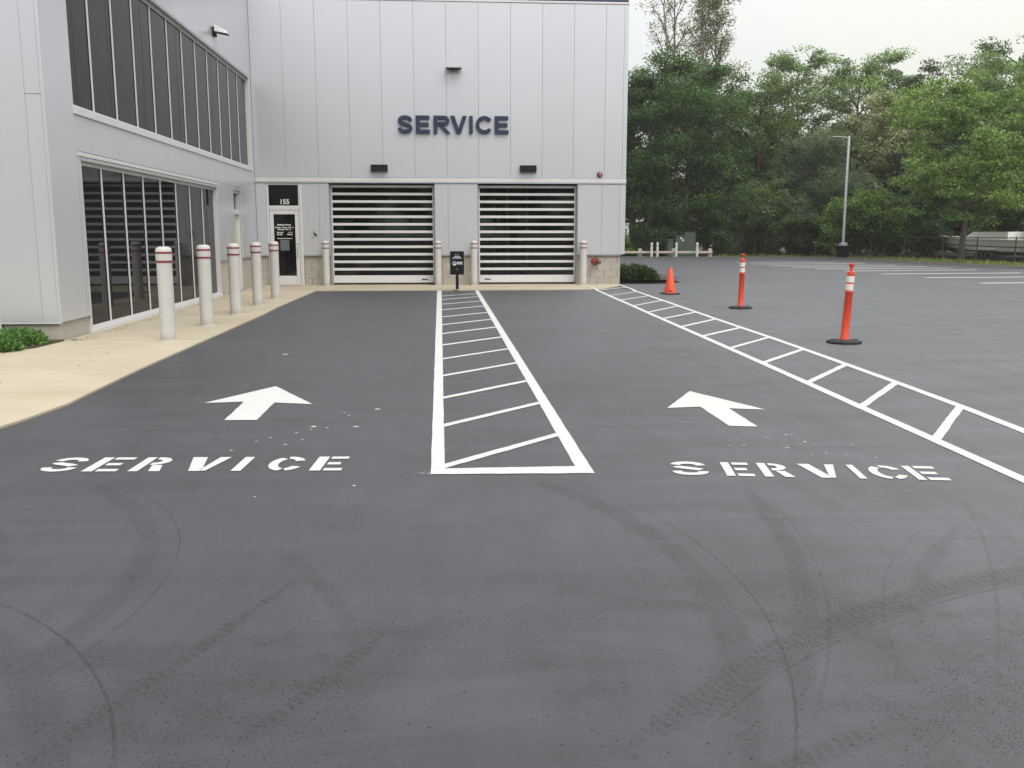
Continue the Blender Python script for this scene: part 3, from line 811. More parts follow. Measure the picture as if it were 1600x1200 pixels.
# ------------------------------------------------------------------ letters
def strip(spine, t, closed=False):
    P = [Vector(p) for p in spine]
    Lf, Rt = [], []
    for i, p in enumerate(P):
        d = (P[min(i + 1, len(P) - 1)] - P[max(i - 1, 0)]).normalized()
        n = Vector((-d.y, d.x)) * (t / 2)
        Lf.append(p + n); Rt.append(p - n)
    return [[tuple(Rt[i]), tuple(Rt[i + 1]), tuple(Lf[i + 1]), tuple(Lf[i])] for i in range(len(P) - 1)], [tuple(q) for q in Rt] + [tuple(q) for q in Lf[::-1]]
def catmull(pts, n=5):
    P = [Vector(p) for p in pts]; o = []
    for i in range(len(P) - 1):
        p0, p1, p2, p3 = P[max(i - 1, 0)], P[i], P[i + 1], P[min(i + 2, len(P) - 1)]
        for k in range(n):
            t = k / n
            o.append(0.5 * ((2 * p1) + (-p0 + p2) * t + (2 * p0 - 5 * p1 + 4 * p2 - p3) * t * t + (-p0 + 3 * p1 - 3 * p2 + p3) * t ** 3))
    return o + [P[-1]]
def glyph(ch, w, h, t, th=None, gap=0.0):
    """list of outlines (each counter-clockwise) of one capital, w wide, h high, stem t, bar th, stencil gap"""
    th = th or t
    if ch == 'I': return [[(0, 0), (w, 0), (w, h), (0, h)]]
    if ch == 'E':
        m0 = h * 0.5 - th / 2
        if gap == 0:
            return [[(0, 0), (w, 0), (w, th), (t, th), (t, m0), (w * 0.92, m0), (w * 0.92, m0 + th), (t, m0 + th), (t, h - th), (w * 0.97, h - th), (w * 0.97, h), (0, h)]]
        a = t + gap
        return [[(0, 0), (t, 0), (t, h), (0, h)], [(a, 0), (w, 0), (w, th), (a, th)], [(a, m0), (w * 0.85, m0), (w * 0.85, m0 + th), (a, m0 + th)], [(a, h - th), (w, h - th), (w, h), (a, h)]]
    if ch == 'V':
        c = w / 2
        if gap == 0:
            k = t * 0.56
            return [[(0, h), (c - k, 0), (c + k, 0), (w, h), (w - t * 1.12, h), (c, h * 0.30), (t * 1.12, h)]]
        k = t * 0.62
        return [[(0, h), (c - k, 0), (c - k + t * 0.95, 0), (c - k + t * 0.95 + 0.02 * w, h * 0.12), (t * 1.3, h)],
                [(c + gap * 1.4, 0.02 * h), (c + gap * 1.4 + t * 0.45, 0.02 * h), (w, h), (w - t * 1.0, h), (c + gap * 1.3, h * 0.24)]]
    if ch == 'C':
        rx, ry = (w - 0.7 * t) / 1.81, h / 2 - th / 2
        def a2(d0, d1, n=14):
            return [(t / 2 + rx + rx * math.cos(R(d0 + (d1 - d0) * i / n)), h / 2 + ry * math.sin(R(d0 + (d1 - d0) * i / n))) for i in range(n + 1)]
        if gap == 0: return [('strip', a2(36, 324, 30))]
        return [('strip', a2(28, 100)), ('strip', a2(118, 262)), ('strip', a2(280, 332))]
    if ch == 'S':
        pts = [(.97, .73), (.86, .92), (.5, 1.0), (.15, .93), (.03, .76), (.14, .60), (.5, .505), (.85, .40), (.98, .24), (.86, .07), (.5, 0), (.13, .07), (.01, .27)]
        q = [(t / 2 + x * (w - t), th / 2 + y * (h - th)) for x, y in pts]
        s_ = catmull(q, 5)
        if gap == 0: return [('strip', s_)]
        return [('strip', s_[1:20]), ('strip', s_[23:37]), ('strip', s_[40:60])]
    if ch == 'R':
        b0, b1 = h * 0.44, h
        ym = (b0 + th / 2, b1 - th / 2); r_ = (ym[1] - ym[0]) / 2; xc_ = w * 0.93 - r_ - t / 2
        g_ = gap
        bowl = [(t + g_, ym[1]), (xc_, ym[1])] + [(xc_ + r_ * math.cos(R(90 - 180 * i / 12)), (ym[0] + ym[1]) / 2 + r_ * math.sin(R(90 - 180 * i / 12))) for i in range(1, 12)] + [(xc_, ym[0]), (t + g_, ym[0])]
        legx = t + g_ + 0.10 * w
        return [[(0, 0), (t, 0), (t, h), (0, h)], ('strip', bowl), [(w - t * 1.15, 0), (w, 0), (legx + t * 1.05, b0 - 0.003), (legx, b0 - 0.003)]]
def glyph_mesh(name, ch, w, h, t, mat, mode, depth=0.1, th=None, gap=0.0):
    mb = MB()
    for g_ in glyph(ch, w, h, t, th, gap):
        if isinstance(g_, tuple):
            quads, outl = strip(g_[1], min(t, th or t))
            n = len(g_[1])
            Rt = outl[:n]; Lf = outl[n:][::-1]
            if mode == 'flat':
                mb.add([(x, y, 0) for x, y in Rt] + [(x, y, 0) for x, y in Lf], [(i, i + 1, n + i + 1, n + i) for i in range(n - 1)])
            else:
                V = [(x, -depth, z) for x, z in Rt] + [(x, -depth, z) for x, z in Lf] + [(x, 0, z) for x, z in Rt] + [(x, 0, z) for x, z in Lf]
                F = []
                for i in range(n - 1):
                    F += [(i, i + 1, n + i + 1, n + i), (2 * n + i, 2 * n + i + 1, i + 1, i), (n + i, n + i + 1, 3 * n + i + 1, 3 * n + i)]
                F += [(0, n, 3 * n, 2 * n), (n - 1, 3 * n - 1, 4 * n - 1, 2 * n - 1)]
                mb.add(V, F)
        else:
            if mode == 'flat': mb.add([(x, y, 0) for x, y in g_], [list(range(len(g_)))])
            else: mb.prism_y(g_, -depth, 0)
    return mb.mesh(name, mat)

# wall sign
SG = thing('wall_sign', (-1.235, -0.012, 4.325), 'raised navy blue SERVICE lettering high on the panelled wall', 'sign')
for ch, a, b_ in (('S', -1.235, -0.80), ('E', -0.715, -0.315), ('R', -0.215, 0.275), ('V', 0.262, 0.735), ('I', 0.805, 0.905), ('C', 0.985, 1.42), ('E', 1.535, 1.93)):
    link('letter', glyph_mesh('letter', ch, b_ - a, 0.49, 0.108, M['navy'], 'solid', 0.075, 0.10), SG, (a + 1.235, -0.018, 0))

# fixtures on the facade
def wall_pack(x, label):
    t_ = thing('wall_light', (x, -0.002, 3.335), label, 'light', 'dark box lights over the garage doors')
    MB().box(-0.235, 0.235, -0.14, 0, -0.085, 0.095, 0.01).build('housing', M['dark_fixture'], t_)
    MB().box(-0.21, 0.21, -0.125, -0.02, -0.093, -0.087).build('lens', M['lens'], t_)
    MB().box(-0.24, 0.24, -0.15, 0.0, 0.097, 0.108, 0.002).build('lid', M['black_steel'], t_)
wall_pack(-1.775, 'dark box wall light above the left garage door')
wall_pack(2.5, 'dark box wall light above the right garage door')
t_ = thing('floodlight', (0.37, -0.002, 6.08), 'flat grey floodlight on the wall above the SERVICE lettering', 'light')
MB().box(-0.23, 0.23, -0.36, -0.05, 0.0, 0.045, 0.01).build('head', M['grey_fixture'], t_)
MB().box(-0.12, 0.12, -0.05, 0, -0.05, 0.06, 0.01).build('bracket', M['grey_fixture'], t_)
MB().box(-0.19, 0.19, -0.33, -0.08, -0.014, -0.002).build('lens', M['dark_fixture'], t_)
t_ = thing('area_light', (XW + 0.002, -4.2, 6.2), 'angular grey area light on the side wall above the upper windows', 'light')
t_.scale = (0.85, 0.85, 0.85)
MB().box(0.0, 0.07, -0.13, 0.13, -0.16, 0.08, 0.01).build('bracket', M['dark_fixture'], t_)
hb = MB()
hb.add([(0.07, -0.2, -0.05), (0.07, 0.2, -0.05), (0.42, 0.17, -0.11), (0.42, -0.17, -0.11), (0.07, -0.16, 0.13), (0.07, 0.16, 0.13), (0.40, 0.14, -0.04), (0.40, -0.14, -0.04)],
       [(0, 1, 2, 3), (4, 7, 6, 5), (0, 4, 5, 1), (1, 5, 6, 2), (2, 6, 7, 3), (3, 7, 4, 0)])
hb.build('head', M['grey_fixture'], t_)
MB().add([(0.12, -0.15, -0.067), (0.12, 0.15, -0.067), (0.39, 0.13, -0.114), (0.39, -0.13, -0.114)], [(0, 3, 2, 1)]).build('lens', M['dark_fixture'], t_)

t_ = thing('alarm_beacon', (4.597, -0.002, 3.2), 'small red round fire alarm beacon near the right corner of the building', 'alarm')
def disc_y(mb, c, prof, seg=18):
    v, f = [], []
    k = len(prof)
    for i in range(seg):
        a = 2 * math.pi * i / seg
        for r_, y in prof: v.append((c[0] + r_ * math.cos(a), y, c[1] + r_ * math.sin(a)))
    for i in range(seg):
        j = (i + 1) % seg
        for q in range(k - 1): f.append((i * k + q, i * k + q + 1, j * k + q + 1, j * k + q))
    mb.add(v, f, True)
    n0 = len(mb.v) - len(v)
    mb.f.append([n0 + i * k + k - 1 for i in range(seg)]); mb.sm.append(False); mb.mi.append(0)
    return mb
disc_y(MB(), (0, 0), [(0.085, 0), (0.085, -0.03), (0.075, -0.05), (0.05, -0.07)]).build('bell', M['red_paint'], t_)
disc_y(MB(), (0.005, 0.0), [(0.035, -0.07), (0.035, -0.09), (0.02, -0.105), (0.004, -0.11)]).build('strobe', M['lens'], t_)
t_ = thing('fire_connection', (4.515, 0.08, 0.70), 'red twin fire department connection on the block base of the right pier', 'fire connection')
disc_y(MB(), (0, 0), [(0.12, 0.005), (0.12, -0.015), (0.07, -0.03), (0.06, -0.10)]).build('plate', M['red_paint'], t_)
for sx_ in (-1, 1):
    MB().tube([(0.0, -0.08, 0.0), (sx_ * 0.05, -0.15, -0.01), (sx_ * 0.085, -0.23, -0.03)], [0.05, 0.05, 0.052], 12).build('inlet', M['red_paint'], t_)
    MB().tube([(sx_ * 0.085, -0.231, -0.03), (sx_ * 0.095, -0.255, -0.036)], [0.06, 0.05], 12).build('cap', M['brass'] if sx_ > 0 else M['red_paint'], t_)
t_ = thing('key_box', (-3.66, -0.002, 1.51), 'small square grey wall plate with a dark emblem between entry door and garage door', 'wall plate')
MB().box(-0.085, 0.085, -0.02, 0, -0.11, 0.11, 0.004).build('plate', M['grey_fixture'], t_)
MB().prism_y([(-0.05, 0.05), (-0.03, -0.02), (0.0, -0.07), (0.07, -0.075), (0.05, -0.03), (0.01, 0.0)], -0.026, -0.02).build('emblem', M['dark_fixture'], t_)

# ------------------------------------------------------------------ bollards
def bollard_proto(h, r_):
    t_ = thing('bollard', (0, 0, 0), '', 'bollard')
    MB().lathe([(r_, 0.0), (r_, h - 0.385), (r_, h - 0.2)], 28, cap=False).build('post', M['white_plastic'], t_)
    MB().lathe([(r_ + 0.004, h - 0.201), (r_ + 0.006, h - 0.199), (r_ + 0.006, h - 0.075), (r_ + 0.005, h - 0.050), (r_ - 0.003, h - 0.028), (r_ - 0.018, h - 0.013), (r_ * 0.62, h - 0.004), (r_ * 0.3, h - 0.001), (r_ * 0.05, h)], 28).build('cap', M['white_plastic'], t_)
    b1 = MB().lathe([(r_ + 0.009, -0.013), (r_ + 0.0095, 0), (r_ + 0.009, 0.013)], 28, cap=False).mesh('band', M['red_band'])
    link('band', b1, t_, (0, 0, h - 0.085)); link('band', b1, t_, (0, 0, h - 0.205))
    MB().lathe([(r_ + 0.02, 0.0), (r_ + 0.012, 0.012), (r_, 0.016)], 28, cap=False).build('sealant', M['concrete'], t_)
    return t_
BX = -3.859
p0 = bollard_proto(1.31, 0.104)
labs = ['white bollard nearest the camera, front one of the sidewalk row', 'white bollard second from the front of the sidewalk row', 'white bollard in the middle of the sidewalk row, before the end of the windows',
        'white bollard on the sidewalk in front of the narrow cream side door', 'white bollard farthest back in the sidewalk row, before the door numbered 155']
for i, (y, lb) in enumerate(zip((-14.08, -11.89, -9.77, -7.62, -5.58), labs)):
    o = p0 if i == 0 else copy_tree(p0)
    o.location = (BX + random.uniform(-.01, .01), y, 0.02); o.rotation_euler.z = i; tag(o, lb, None, 'white bollards along the sidewalk')
p1 = bollard_proto(1.28, 0.097)
labs = ['white bollard at the left side of the left garage door', 'white bollard left of the black sign, at the right side of the left garage door',
        'white bollard right of the black sign, at the left side of the right garage door', 'white bollard at the right side of the right garage door']
for i, (x, lb) in enumerate(zip((-3.335, -0.132, 0.912, 4.105), labs)):
    o = p1 if i == 0 else copy_tree(p1)
    o.location = (x, -0.28, 0.02); o.rotation_euler.z = i; tag(o, lb, None, 'white bollards guarding the garage doors')

# ------------------------------------------------------------------ black sign on a post between the doors
t_ = thing('post_sign', (0.382, -2.42, 0.021), 'black notice sign on a short post between the two garage doors', 'sign')
MB().box(-0.04, 0.04, -0.03, 0.03, 0.014, 0.42).build('post', M['black_steel'], t_)
MB().box(-0.12, 0.12, -0.10, 0.10, 0.0, 0.013, 0.003).build('base_plate', M['concrete'], t_)
pb = MB().box(-0.185, 0.185, -0.05, 0.04, 0.40, 1.02, 0.008).build('panel', M['black_steel'], t_)
def dashes(rows, mat, name):
    mb = MB()
    for z, h_, segs in rows:
        for a, b_ in segs: mb.box(a, b_, -0.053, -0.0505, z, z + h_)
    return mb.build(name, M[mat], pb)
dashes([(0.935, 0.014, [(-.05, -.015), (0, .05)]), (0.91, 0.014, [(-.065, -.02), (-.01, .03), (.04, .065)])], 'print_grey', 'print')
dashes([(0.868, 0.020, [(-.075, -.035), (-.028, .012), (.018, .08)]), (0.83, 0.022, [(-.12, -.06), (-.052, -.02), (-.012, .05), (.058, .115)])], 'print_white', 'print')
dashes([(0.715, 0.026, [(.005, .04), (.046, .075), (.082, .14)]), (0.675, 0.026, [(.005, .06), (.067, .14)])], 'print_white', 'print')
dashes([(0.56, 0.010, [(-.03, -.005), (.003, .02)]), (0.535, 0.010, [(-.02, .03)]), (0.50, 0.008, [(-.012, .012)])], 'print_grey', 'print')
mb = MB(); n = 20
mb.add([(-0.075, -0.053, 0.705)] + [(-0.075 + 0.062 * math.cos(2 * math.pi * i / n), -0.053, 0.705 + 0.062 * math.sin(2 * math.pi * i / n)) for i in range(n)], [(0, 1 + i, 1 + (i + 1) % n) for i in range(n)])
mb.build('emblem', M['print_grey'], pb)
mb = MB(); v = []
for i in range(n + 1):
    a = R(-150 + 190 * i / n); k = math.sin(math.pi * i / n)
    v += [(-0.075 + 0.063 * math.cos(a), -0.0545, 0.705 + 0.063 * math.sin(a)), (-0.075 + (0.063 - 0.034 * k) * math.cos(a), -0.0545, 0.705 + (0.063 - 0.034 * k) * math.sin(a))]
mb.add(v, [(2 * i, 2 * i + 2, 2 * i + 3, 2 * i + 1) for i in range(n)]).build('emblem', M['print_white'], pb)

# ------------------------------------------------------------------ cone and delineator posts
t_ = thing('traffic_cone', (5.70, -4.36, 0.0), 'orange traffic cone on a black square base near the building corner', 'traffic cone', rz=0.12)
mb = MB(); s = 0.20
mb.box(-s, s, -s, s, 0, 0.035, 0.012)
mb.build('base', M['rubber'], t_)
MB().lathe([(0.165, 0.036), (0.160, 0.06), (0.148, 0.062), (0.040, 0.655), (0.032, 0.668), (0.018, 0.668)], 26).build('cone_body', M['orange'], t_)
MB().box(-0.07, 0.0, -0.156, -0.13, 0.08, 0.10).build('stamp', M['red_paint'], t_)
def delineator(loc, label, rz, ry):
    t_ = thing('delineator_post', loc, label, 'delineator', 'orange delineator posts beside the hatched lane')
    n = 8; a0 = math.pi / 8
    def oc(r_, sq): return [(r_ * math.cos(a0 + 2 * math.pi * i / n), r_ * sq * math.sin(a0 + 2 * math.pi * i / n)) for i in range(n)]
    mb = MB(); rings = [(0.235, 0.0), (0.24, 0.02), (0.235, 0.036), (0.19, 0.046), (0.09, 0.056)]
    v = []
    for r_, z in rings: v += [(x, y, z) for x, y in oc(r_, 0.92)]
    f = [(k * n + i, k * n + (i + 1) % n, (k + 1) * n + (i + 1) % n, (k + 1) * n + i) for k in range(len(rings) - 1) for i in range(n)]
    f.append([(len(rings) - 1) * n + i for i in range(n)]); f.append(list(range(n))[::-1])
    mb.add(v, f)
    bb = mb.build('base', M['rubber'], t_)
    for sx_ in (-1, 1):
        MB().box(-0.035, 0.035, -0.02, 0.02, 0, 0.006).build('hand_slot', M['black_steel'], bb, (sx_ * 0.16, 0.0, 0.05))
    P = link('post', MB().lathe([(0.064, 0.05), (0.062, 0.07), (0.056, 0.08), (0.052, 0.70), (0.056, 0.705), (0.056, 0.722), (0.050, 0.73), (0.048, 0.94), (0.050, 0.965), (0.046, 0.985), (0.026, 1.0)], 22).mesh('post', M['orange_red']), t_)
    P.rotation_euler = (0, ry, 0)
    bd = MB().lathe([(0.0525, 0), (0.0515, 0.085)], 22, cap=False).mesh('reflective_band', M['reflective'])
    for z in (0.735, 0.845): link('reflective_band', bd, P, (0, 0, z))
    MB().lathe([(0.026, 1.0), (0.020, 1.03), (0.022, 1.05), (0.038, 1.075), (0.040, 1.095), (0.030, 1.105)], 18).build('handle', M['orange_red'], P)
    t_.rotation_euler.z = rz
    return t_
delineator((6.03, -8.93, 0), 'orange delineator post on a black base, the farther one of two', 0.1, 0.012)
delineator((5.565, -14.93, 0), 'orange delineator post leaning slightly right, the nearer one of two', 0.0, 0.045)

# ------------------------------------------------------------------ painted markings
def jagged(pts, amp=0.006, step=0.07):
    """subdivide an outline and let the sprayed edge wander by some millimetres"""
    o = []
    n = len(pts)
    for i in range(n):
        a, b_ = Vector(pts[i][:2]), Vector(pts[(i + 1) % n][:2])
        L_ = (b_ - a).length; k = max(1, int(L_ / step))
        nr = Vector((-(b_ - a).y, (b_ - a).x)) / max(L_, 1e-6)
        for q in range(k):
            p_ = a + (b_ - a) * q / k
            o.append(tuple(p_ + nr * (random.uniform(-amp, amp) if q else 0)))
    return o
ZP = 0.004
def decal(name, outl, parent=None, amp=0.004, z=ZP):
    o = jagged(outl, amp)
    return MB().add([(x, y, z) for x, y in o], [list(range(len(o)))]).build(name, M['paint'], parent)
def band_strip(name, Lp, Rp, parent, z=ZP, n_sub=6):
    """quad strip between two rails, edges slightly uneven"""
    A, Bq = [], []
    for i in range(len(Lp) - 1):
        for k in range(n_sub):
            t = k / n_sub
            A.append((Lp[i][0] + (Lp[i + 1][0] - Lp[i][0]) * t, Lp[i][1] + (Lp[i + 1][1] - Lp[i][1]) * t))
            Bq.append((Rp[i][0] + (Rp[i + 1][0] - Rp[i][0]) * t, Rp[i][1] + (Rp[i + 1][1] - Rp[i][1]) * t))
    A.append(Lp[-1]); Bq.append(Rp[-1])
    n = len(A)
    j = lambda p_: (p_[0] + random.uniform(-.002, .002), p_[1] + random.uniform(-.004, .004), z)
    return MB().add([j(p_) for p_ in A] + [j(p_) for p_ in Bq], [(i, n + i, n + i + 1, i + 1) for i in range(n - 1)]).build(name, M['paint'], parent)

# hatched lane between the two doors
H1 = tag(bpy.data.objects.new('hatched_marking', None), 'white painted ladder hatching running straight out between the two garage doors', 'road marking'); col.objects.link(H1)
ys = np.linspace(-2.56, -21.52, 20)
lf = [(float(np.interp(y, [-21.6, -1], [-0.092, -0.160])), y) for y in ys]
li = [(float(np.interp(y, [-21.6, -2.9], [-0.003, -0.040])), y) for y in ys]
band_strip('stripe', lf, li, H1)
band_strip('stripe', [(0.850, y) for y in ys], [(0.948, y) for y in ys], H1)
decal('stripe', [(-0.092, -21.662), (0.950, -21.715), (0.949, -21.524), (-0.092, -21.524)], H1)
rl = [-3.6, -4.745, -5.934, -7.375, -8.861, -10.446, -11.911, -13.302, -14.767, -16.179, -17.535, -18.893, -20.154, -21.46]
for y in rl[1:]:
    xi = float(np.interp(y, [-21.6, -2.9], [-0.003, -0.040])) + 0.001
    hw = 0.058 if y < -15 else 0.070
    y1_ = y + 0.93 if y > -21 else y + 0.90
    decal('rung', [(xi, max(y - hw, -21.522)), (0.849, y1_ - hw), (0.849, y1_ + hw), (xi, y + hw)], H1)

# curved hatched lane on the right
H2 = tag(bpy.data.objects.new('hatched_marking', None), 'white painted ladder hatching curving from the building corner to the lower right', 'road marking'); col.objects.link(H2)
low = [(4.165, -0.5), (4.13, -2.75), (4.055, -5.2), (3.985, -8.0), (3.92, -10.2), (3.865, -12.3), (3.825, -13.9), (3.785, -15.35), (3.745, -16.76), (3.70, -18.25), (3.655, -19.55), (3.615, -20.9), (3.575, -22.1), (3.53, -23.6)]
upp = [(5.150, -0.5), (5.10, -2.2), (5.04, -4.6), (4.975, -7.2), (4.905, -9.4), (4.85, -11.3), (4.815, -12.8), (4.785, -14.2), (4.735, -15.65), (4.68, -17.05), (4.62, -18.4), (4.545, -19.73), (4.465, -20.7), (4.28, -22.6)]
def off(path, d):
    o = []
    for i, p_ in enumerate(path):
        a, c = path[max(i - 1, 0)], path[min(i + 1, len(path) - 1)]
        dx, dy = c[0] - a[0], c[1] - a[1]; l = math.hypot(dx, dy)
        o.append((p_[0] - dy / l * d, p_[1] + dx / l * d))
    return o
ZQ = 0.0265
for path in (low, upp):
    pa = [q for q in path]
    o = band_strip('stripe', off(pa, 0.048), off(pa, -0.048), H2)
    me = o.data
    for v_ in me.vertices:                      # on the slab the paint lies a little higher
        if v_.co.y > -2.62 and v_.co.x < 5.3: v_.co.z = 0.0245
def xl(y): return float(np.interp(-y, [-q[1] for q in low], [q[0] for q in low]))
def xu(y): return float(np.interp(-y, [-q[1] for q in upp], [q[0] for q in upp]))
rg = [(-2.95, -1.75), (-4.75, -3.45), (-6.36, -5.05), (-8.03, -6.62), (-9.65, -8.25), (-11.03, -9.8), (-12.49, -11.27), (-13.88, -12.78), (-15.35, -14.2), (-16.76, -15.63), (-18.23, -17.07), (-19.56, -18.4), (-20.88, -19.73), (-22.25, -21.05)]
for a, b_ in rg:
    hw = 0.062 if a < -14 else 0.075
    z = ZP if a < -3 else 0.0245
    decal('rung', [(xl(a) + 0.049, a - hw), (xu(b_) - 0.049, b_ - hw), (xu(b_) - 0.049, b_ + hw), (xl(a) + 0.049, a + hw)], H2, z=z)

# arrows
AR = [(-1.674, -18.112), (-2.159, -19.007), (-1.812, -18.964), (-1.797, -19.805), (-1.530, -19.825), (-1.530, -19.03), (-1.177, -19.133)]
AL = [(2.369, -18.704), (1.943, -19.548), (2.246, -19.512), (2.252, -20.338), (2.466, -20.385), (2.475, -19.609), (2.775, -19.690)]
for pts, lb in ((AR, 'white painted arrow in the left lane pointing to the left garage door'), (AL, 'white painted arrow in the right lane, slightly turned, before the curved hatching')):
    o = decal('painted_arrow', pts, amp=0.003)
    tag(o, lb, 'road marking', 'white lane arrows')

# stencilled words
def word(loc, rz, h, cells, label, k=0.984):
    t_ = thing('painted_word', loc, label, 'road marking', 'white stencilled SERVICE words', rz=rz)
    for ch, a, b_, tt in cells:
        o = link('letter', glyph_mesh('letter', ch, (b_ - a) * k, h, tt, M['paint'], 'flat', th=0.062, gap=0.018), t_, (a * k, 0, ZP))
        me = o.data
word((-2.60, -21.415, 0), R(-3.3), 0.375, [('S', -0.03, 0.21, .066), ('E', 0.275, 0.50, .07), ('R', 0.575, 0.785, .064), ('V', 0.885, 1.15, .075), ('I', 1.245, 1.31, .07), ('C', 1.455, 1.655, .062), ('E', 1.755, 1.965, .072)],
     'white stencilled SERVICE word on the asphalt below the left arrow')
word((1.455, -21.79, 0), R(-9.0), 0.350, [('S', -0.02, 0.225, .062), ('E', 0.325, 0.505, .055), ('R', 0.565, 0.755, .055), ('V', 0.835, 1.075, .06), ('I', 1.155, 1.20, .045), ('C', 1.265, 1.455, .055), ('E', 1.515, 1.715, .05)],
     'white stencilled SERVICE word on the asphalt below the right arrow')

# parking bay lines
lines = [((15.4, 20.9), (20.7, 20.6)), ((15.3, 18.0), (21.3, 18.45)), ((15.4, 15.7), (21.75, 16.0)), ((15.6, 13.5), (22.15, 13.85)), ((15.9, 11.5), (22.3, 12.1)), ((16.25, 9.3), (22.25, 10.1)), ((16.4, 6.5), (22.3, 7.1)),
         ((16.55, 3.5), (22.6, 3.9)), ((16.45, 0.0), (22.8, 0.3)), ((16.6, -3.0), (22.9, -2.8))]
names = ['farthest white bay line, next to the guard rail end of the lot', 'second farthest white bay line of the lot', 'third white bay line from the far end of the lot', 'fourth white bay line from the far end of the lot',
         'fifth white bay line from the far end, in the middle of the row', 'fifth white bay line from the near end of the row', 'fourth white bay line from the near end of the row', 'third white bay line from the near end of the row',
         'second nearest white bay line, cut by the right picture edge', 'nearest white bay line of the row, at the right edge']
for (a, b_), lb in zip(lines, names):
    dx, dy = b_[0] - a[0], b_[1] - a[1]; l = math.hypot(dx, dy); nx, ny = -dy / l * 0.16, dx / l * 0.16
    o = MB().add([(a[0] - nx, a[1] - ny, ZP), (b_[0] - nx, b_[1] - ny, ZP), (b_[0] + nx, b_[1] + ny, ZP), (a[0] + nx, a[1] + ny, ZP)], [(0, 1, 2, 3)]).build('bay_line', M['paint'])
    tag(o, lb, 'road marking', 'white parking bay lines')

# spattered drops of paint
mb = MB()
def drop(x, y, r_):
    n = 7; k = random.uniform(0.6, 1.0)
    mb.add([(x + r_ * math.cos(6.283 * i / n) * random.uniform(.7, 1.2), y + k * r_ * math.sin(6.283 * i / n) * random.uniform(.7, 1.2), 0.0035) for i in range(n)], [list(range(n))])
for x, y, r_ in ((-0.58, -19.42, .030), (-0.70, -20.15, .028), (-1.03, -20.12, .024), (-1.04, -20.22, .014), (-0.92, -20.17, .014), (-0.85, -19.55, .014), (-0.80, -19.68, .014), (-1.13, -20.35, .014), (-1.38, -20.62, .012),
                 (-1.15, -20.75, .016), (-1.5, -20.9, .012), (-1.3, -20.5, .012), (-1.05, -20.6, .01), (-0.55, -21.9, .012), (-1.1, -22.1, .01), (-2.0, -15.6, .05), (-1.98, -18.0, .012)): drop(x, y, r_)
for k in range(30):
    drop(random.gauss(2.55, 0.28), random.gauss(-20.95, 0.22), abs(random.gauss(0.004, 0.004)) + 0.003)
for k in range(8):
    drop(random.uniform(1.5, 2.4), random.uniform(-21.3, -20.5), random.uniform(0.003, 0.007))
tag(mb.build('paint_spatter', M['paint']), 'small white drops of paint spilt near the arrows', None, None, 'stuff')
# overspray crumbs at the corner of the hatching
mb = MB()
for k in range(30): drop(random.gauss(-0.12, 0.03), random.gauss(-21.63, 0.02), random.uniform(0.002, 0.006))
tag(mb.build('paint_crumbs', M['paint']), 'paint overspray at the lower left corner of the straight hatching', None, None, 'stuff')

# ------------------------------------------------------------------ planting beds
def ground_cover(name, label, pts_fn, n, size, mat, lift):
    """low juniper: sprays of short needles pointing outward and up"""
    C, Nn = pts_fn(n)
    m = len(C)
    d = Nn + rng.normal(0, 0.55, (m, 3)); d[:, 2] = np.abs(d[:, 2]) * 0.8 + 0.1
    d /= np.linalg.norm(d, axis=1)[:, None]
    s_ = np.cross(d, rng.normal(0, 1, (m, 3))); s_ /= np.linalg.norm(s_, axis=1)[:, None]
    l = size * (0.7 + 0.8 * rng.random(m))[:, None]; w_ = l * 0.17
    V = np.stack([C, C + d * l * 0.5 + s_ * w_, C + d * l, C + d * l * 0.5 - s_ * w_], 1)
    return V
def mound_pts(clumps, per):
    C, Nn = [], []
    for (x, y, z, rx, ry, rz_) in clumps:
        u = rng.normal(0, 1, (per, 3)); u /= np.linalg.norm(u, axis=1)[:, None]; u[:, 2] = np.abs(u[:, 2])
        k = (0.75 + 0.3 * rng.random(per))[:, None]
        C.append(np.array([x, y, z]) + u * np.array([rx, ry, rz_]) * k); Nn.append(u)
    return np.concatenate(C), np.concatenate(Nn)
def shrub_low(name, label, region, n_cl, per, size, mat, zr, rr):
    t_ = thing(name, (region[0][0], region[0][1], 0.0), label, 'shrub')
    ox, oy = region[0]
    cl = []
    while len(cl) < n_cl:
        x, y, s_ = region[1]()
        cl.append((x - ox, y - oy, 0.03, rr * random.uniform(.7, 1.2) * s_, rr * random.uniform(.7, 1.2) * s_, zr * random.uniform(.6, 1.15) * s_))
    C, Nn = mound_pts(cl, per)
    V = ground_cover(name, label, lambda n: (C, Nn), 0, size, mat, 0)
    link('foliage', quads_mesh('foliage', V, mat), t_)
    mb = MB()
    for c in cl[::2]:
        mb.tube([(c[0], c[1], 0.0), (c[0] + random.uniform(-.08, .08), c[1] + random.uniform(-.08, .08), c[5] * 0.75)], [0.012, 0.005], 5)
    mb.build('stem', M['bark'], t_)
    return t_
def regA():
    while True:
        x = random.uniform(-8.6, -5.42); y = random.uniform(-15.2, -14.3)
        if x > -5.62 and y < -14.75: continue
        return x, y, 1.0
shrub_low('shrub', 'low spreading bright green juniper at the left wall corner', ((-6.8, -14.7), regA), 120, 620, 0.058, L['juniper'], 0.16, 0.20)
def regB():
    a = random.random(); x = random.uniform(5.42, 6.55); y = random.uniform(1.3, 4.5)
    return x, y, 0.75 + 0.5 * (1 - abs(x - 6.1) / 0.9) * 0.8
shrub_low('shrub', 'low dark green juniper in the kerbed island right of the building', ((6.2, 2.6), regB), 36, 520, 0.10, L['juniper_dark'], 0.36, 0.33)
bed = [(-9.5, -15.28), (-5.55, -15.22), (-5.36, -14.85), (-5.30, -14.06), (-9.5, -14.06)]
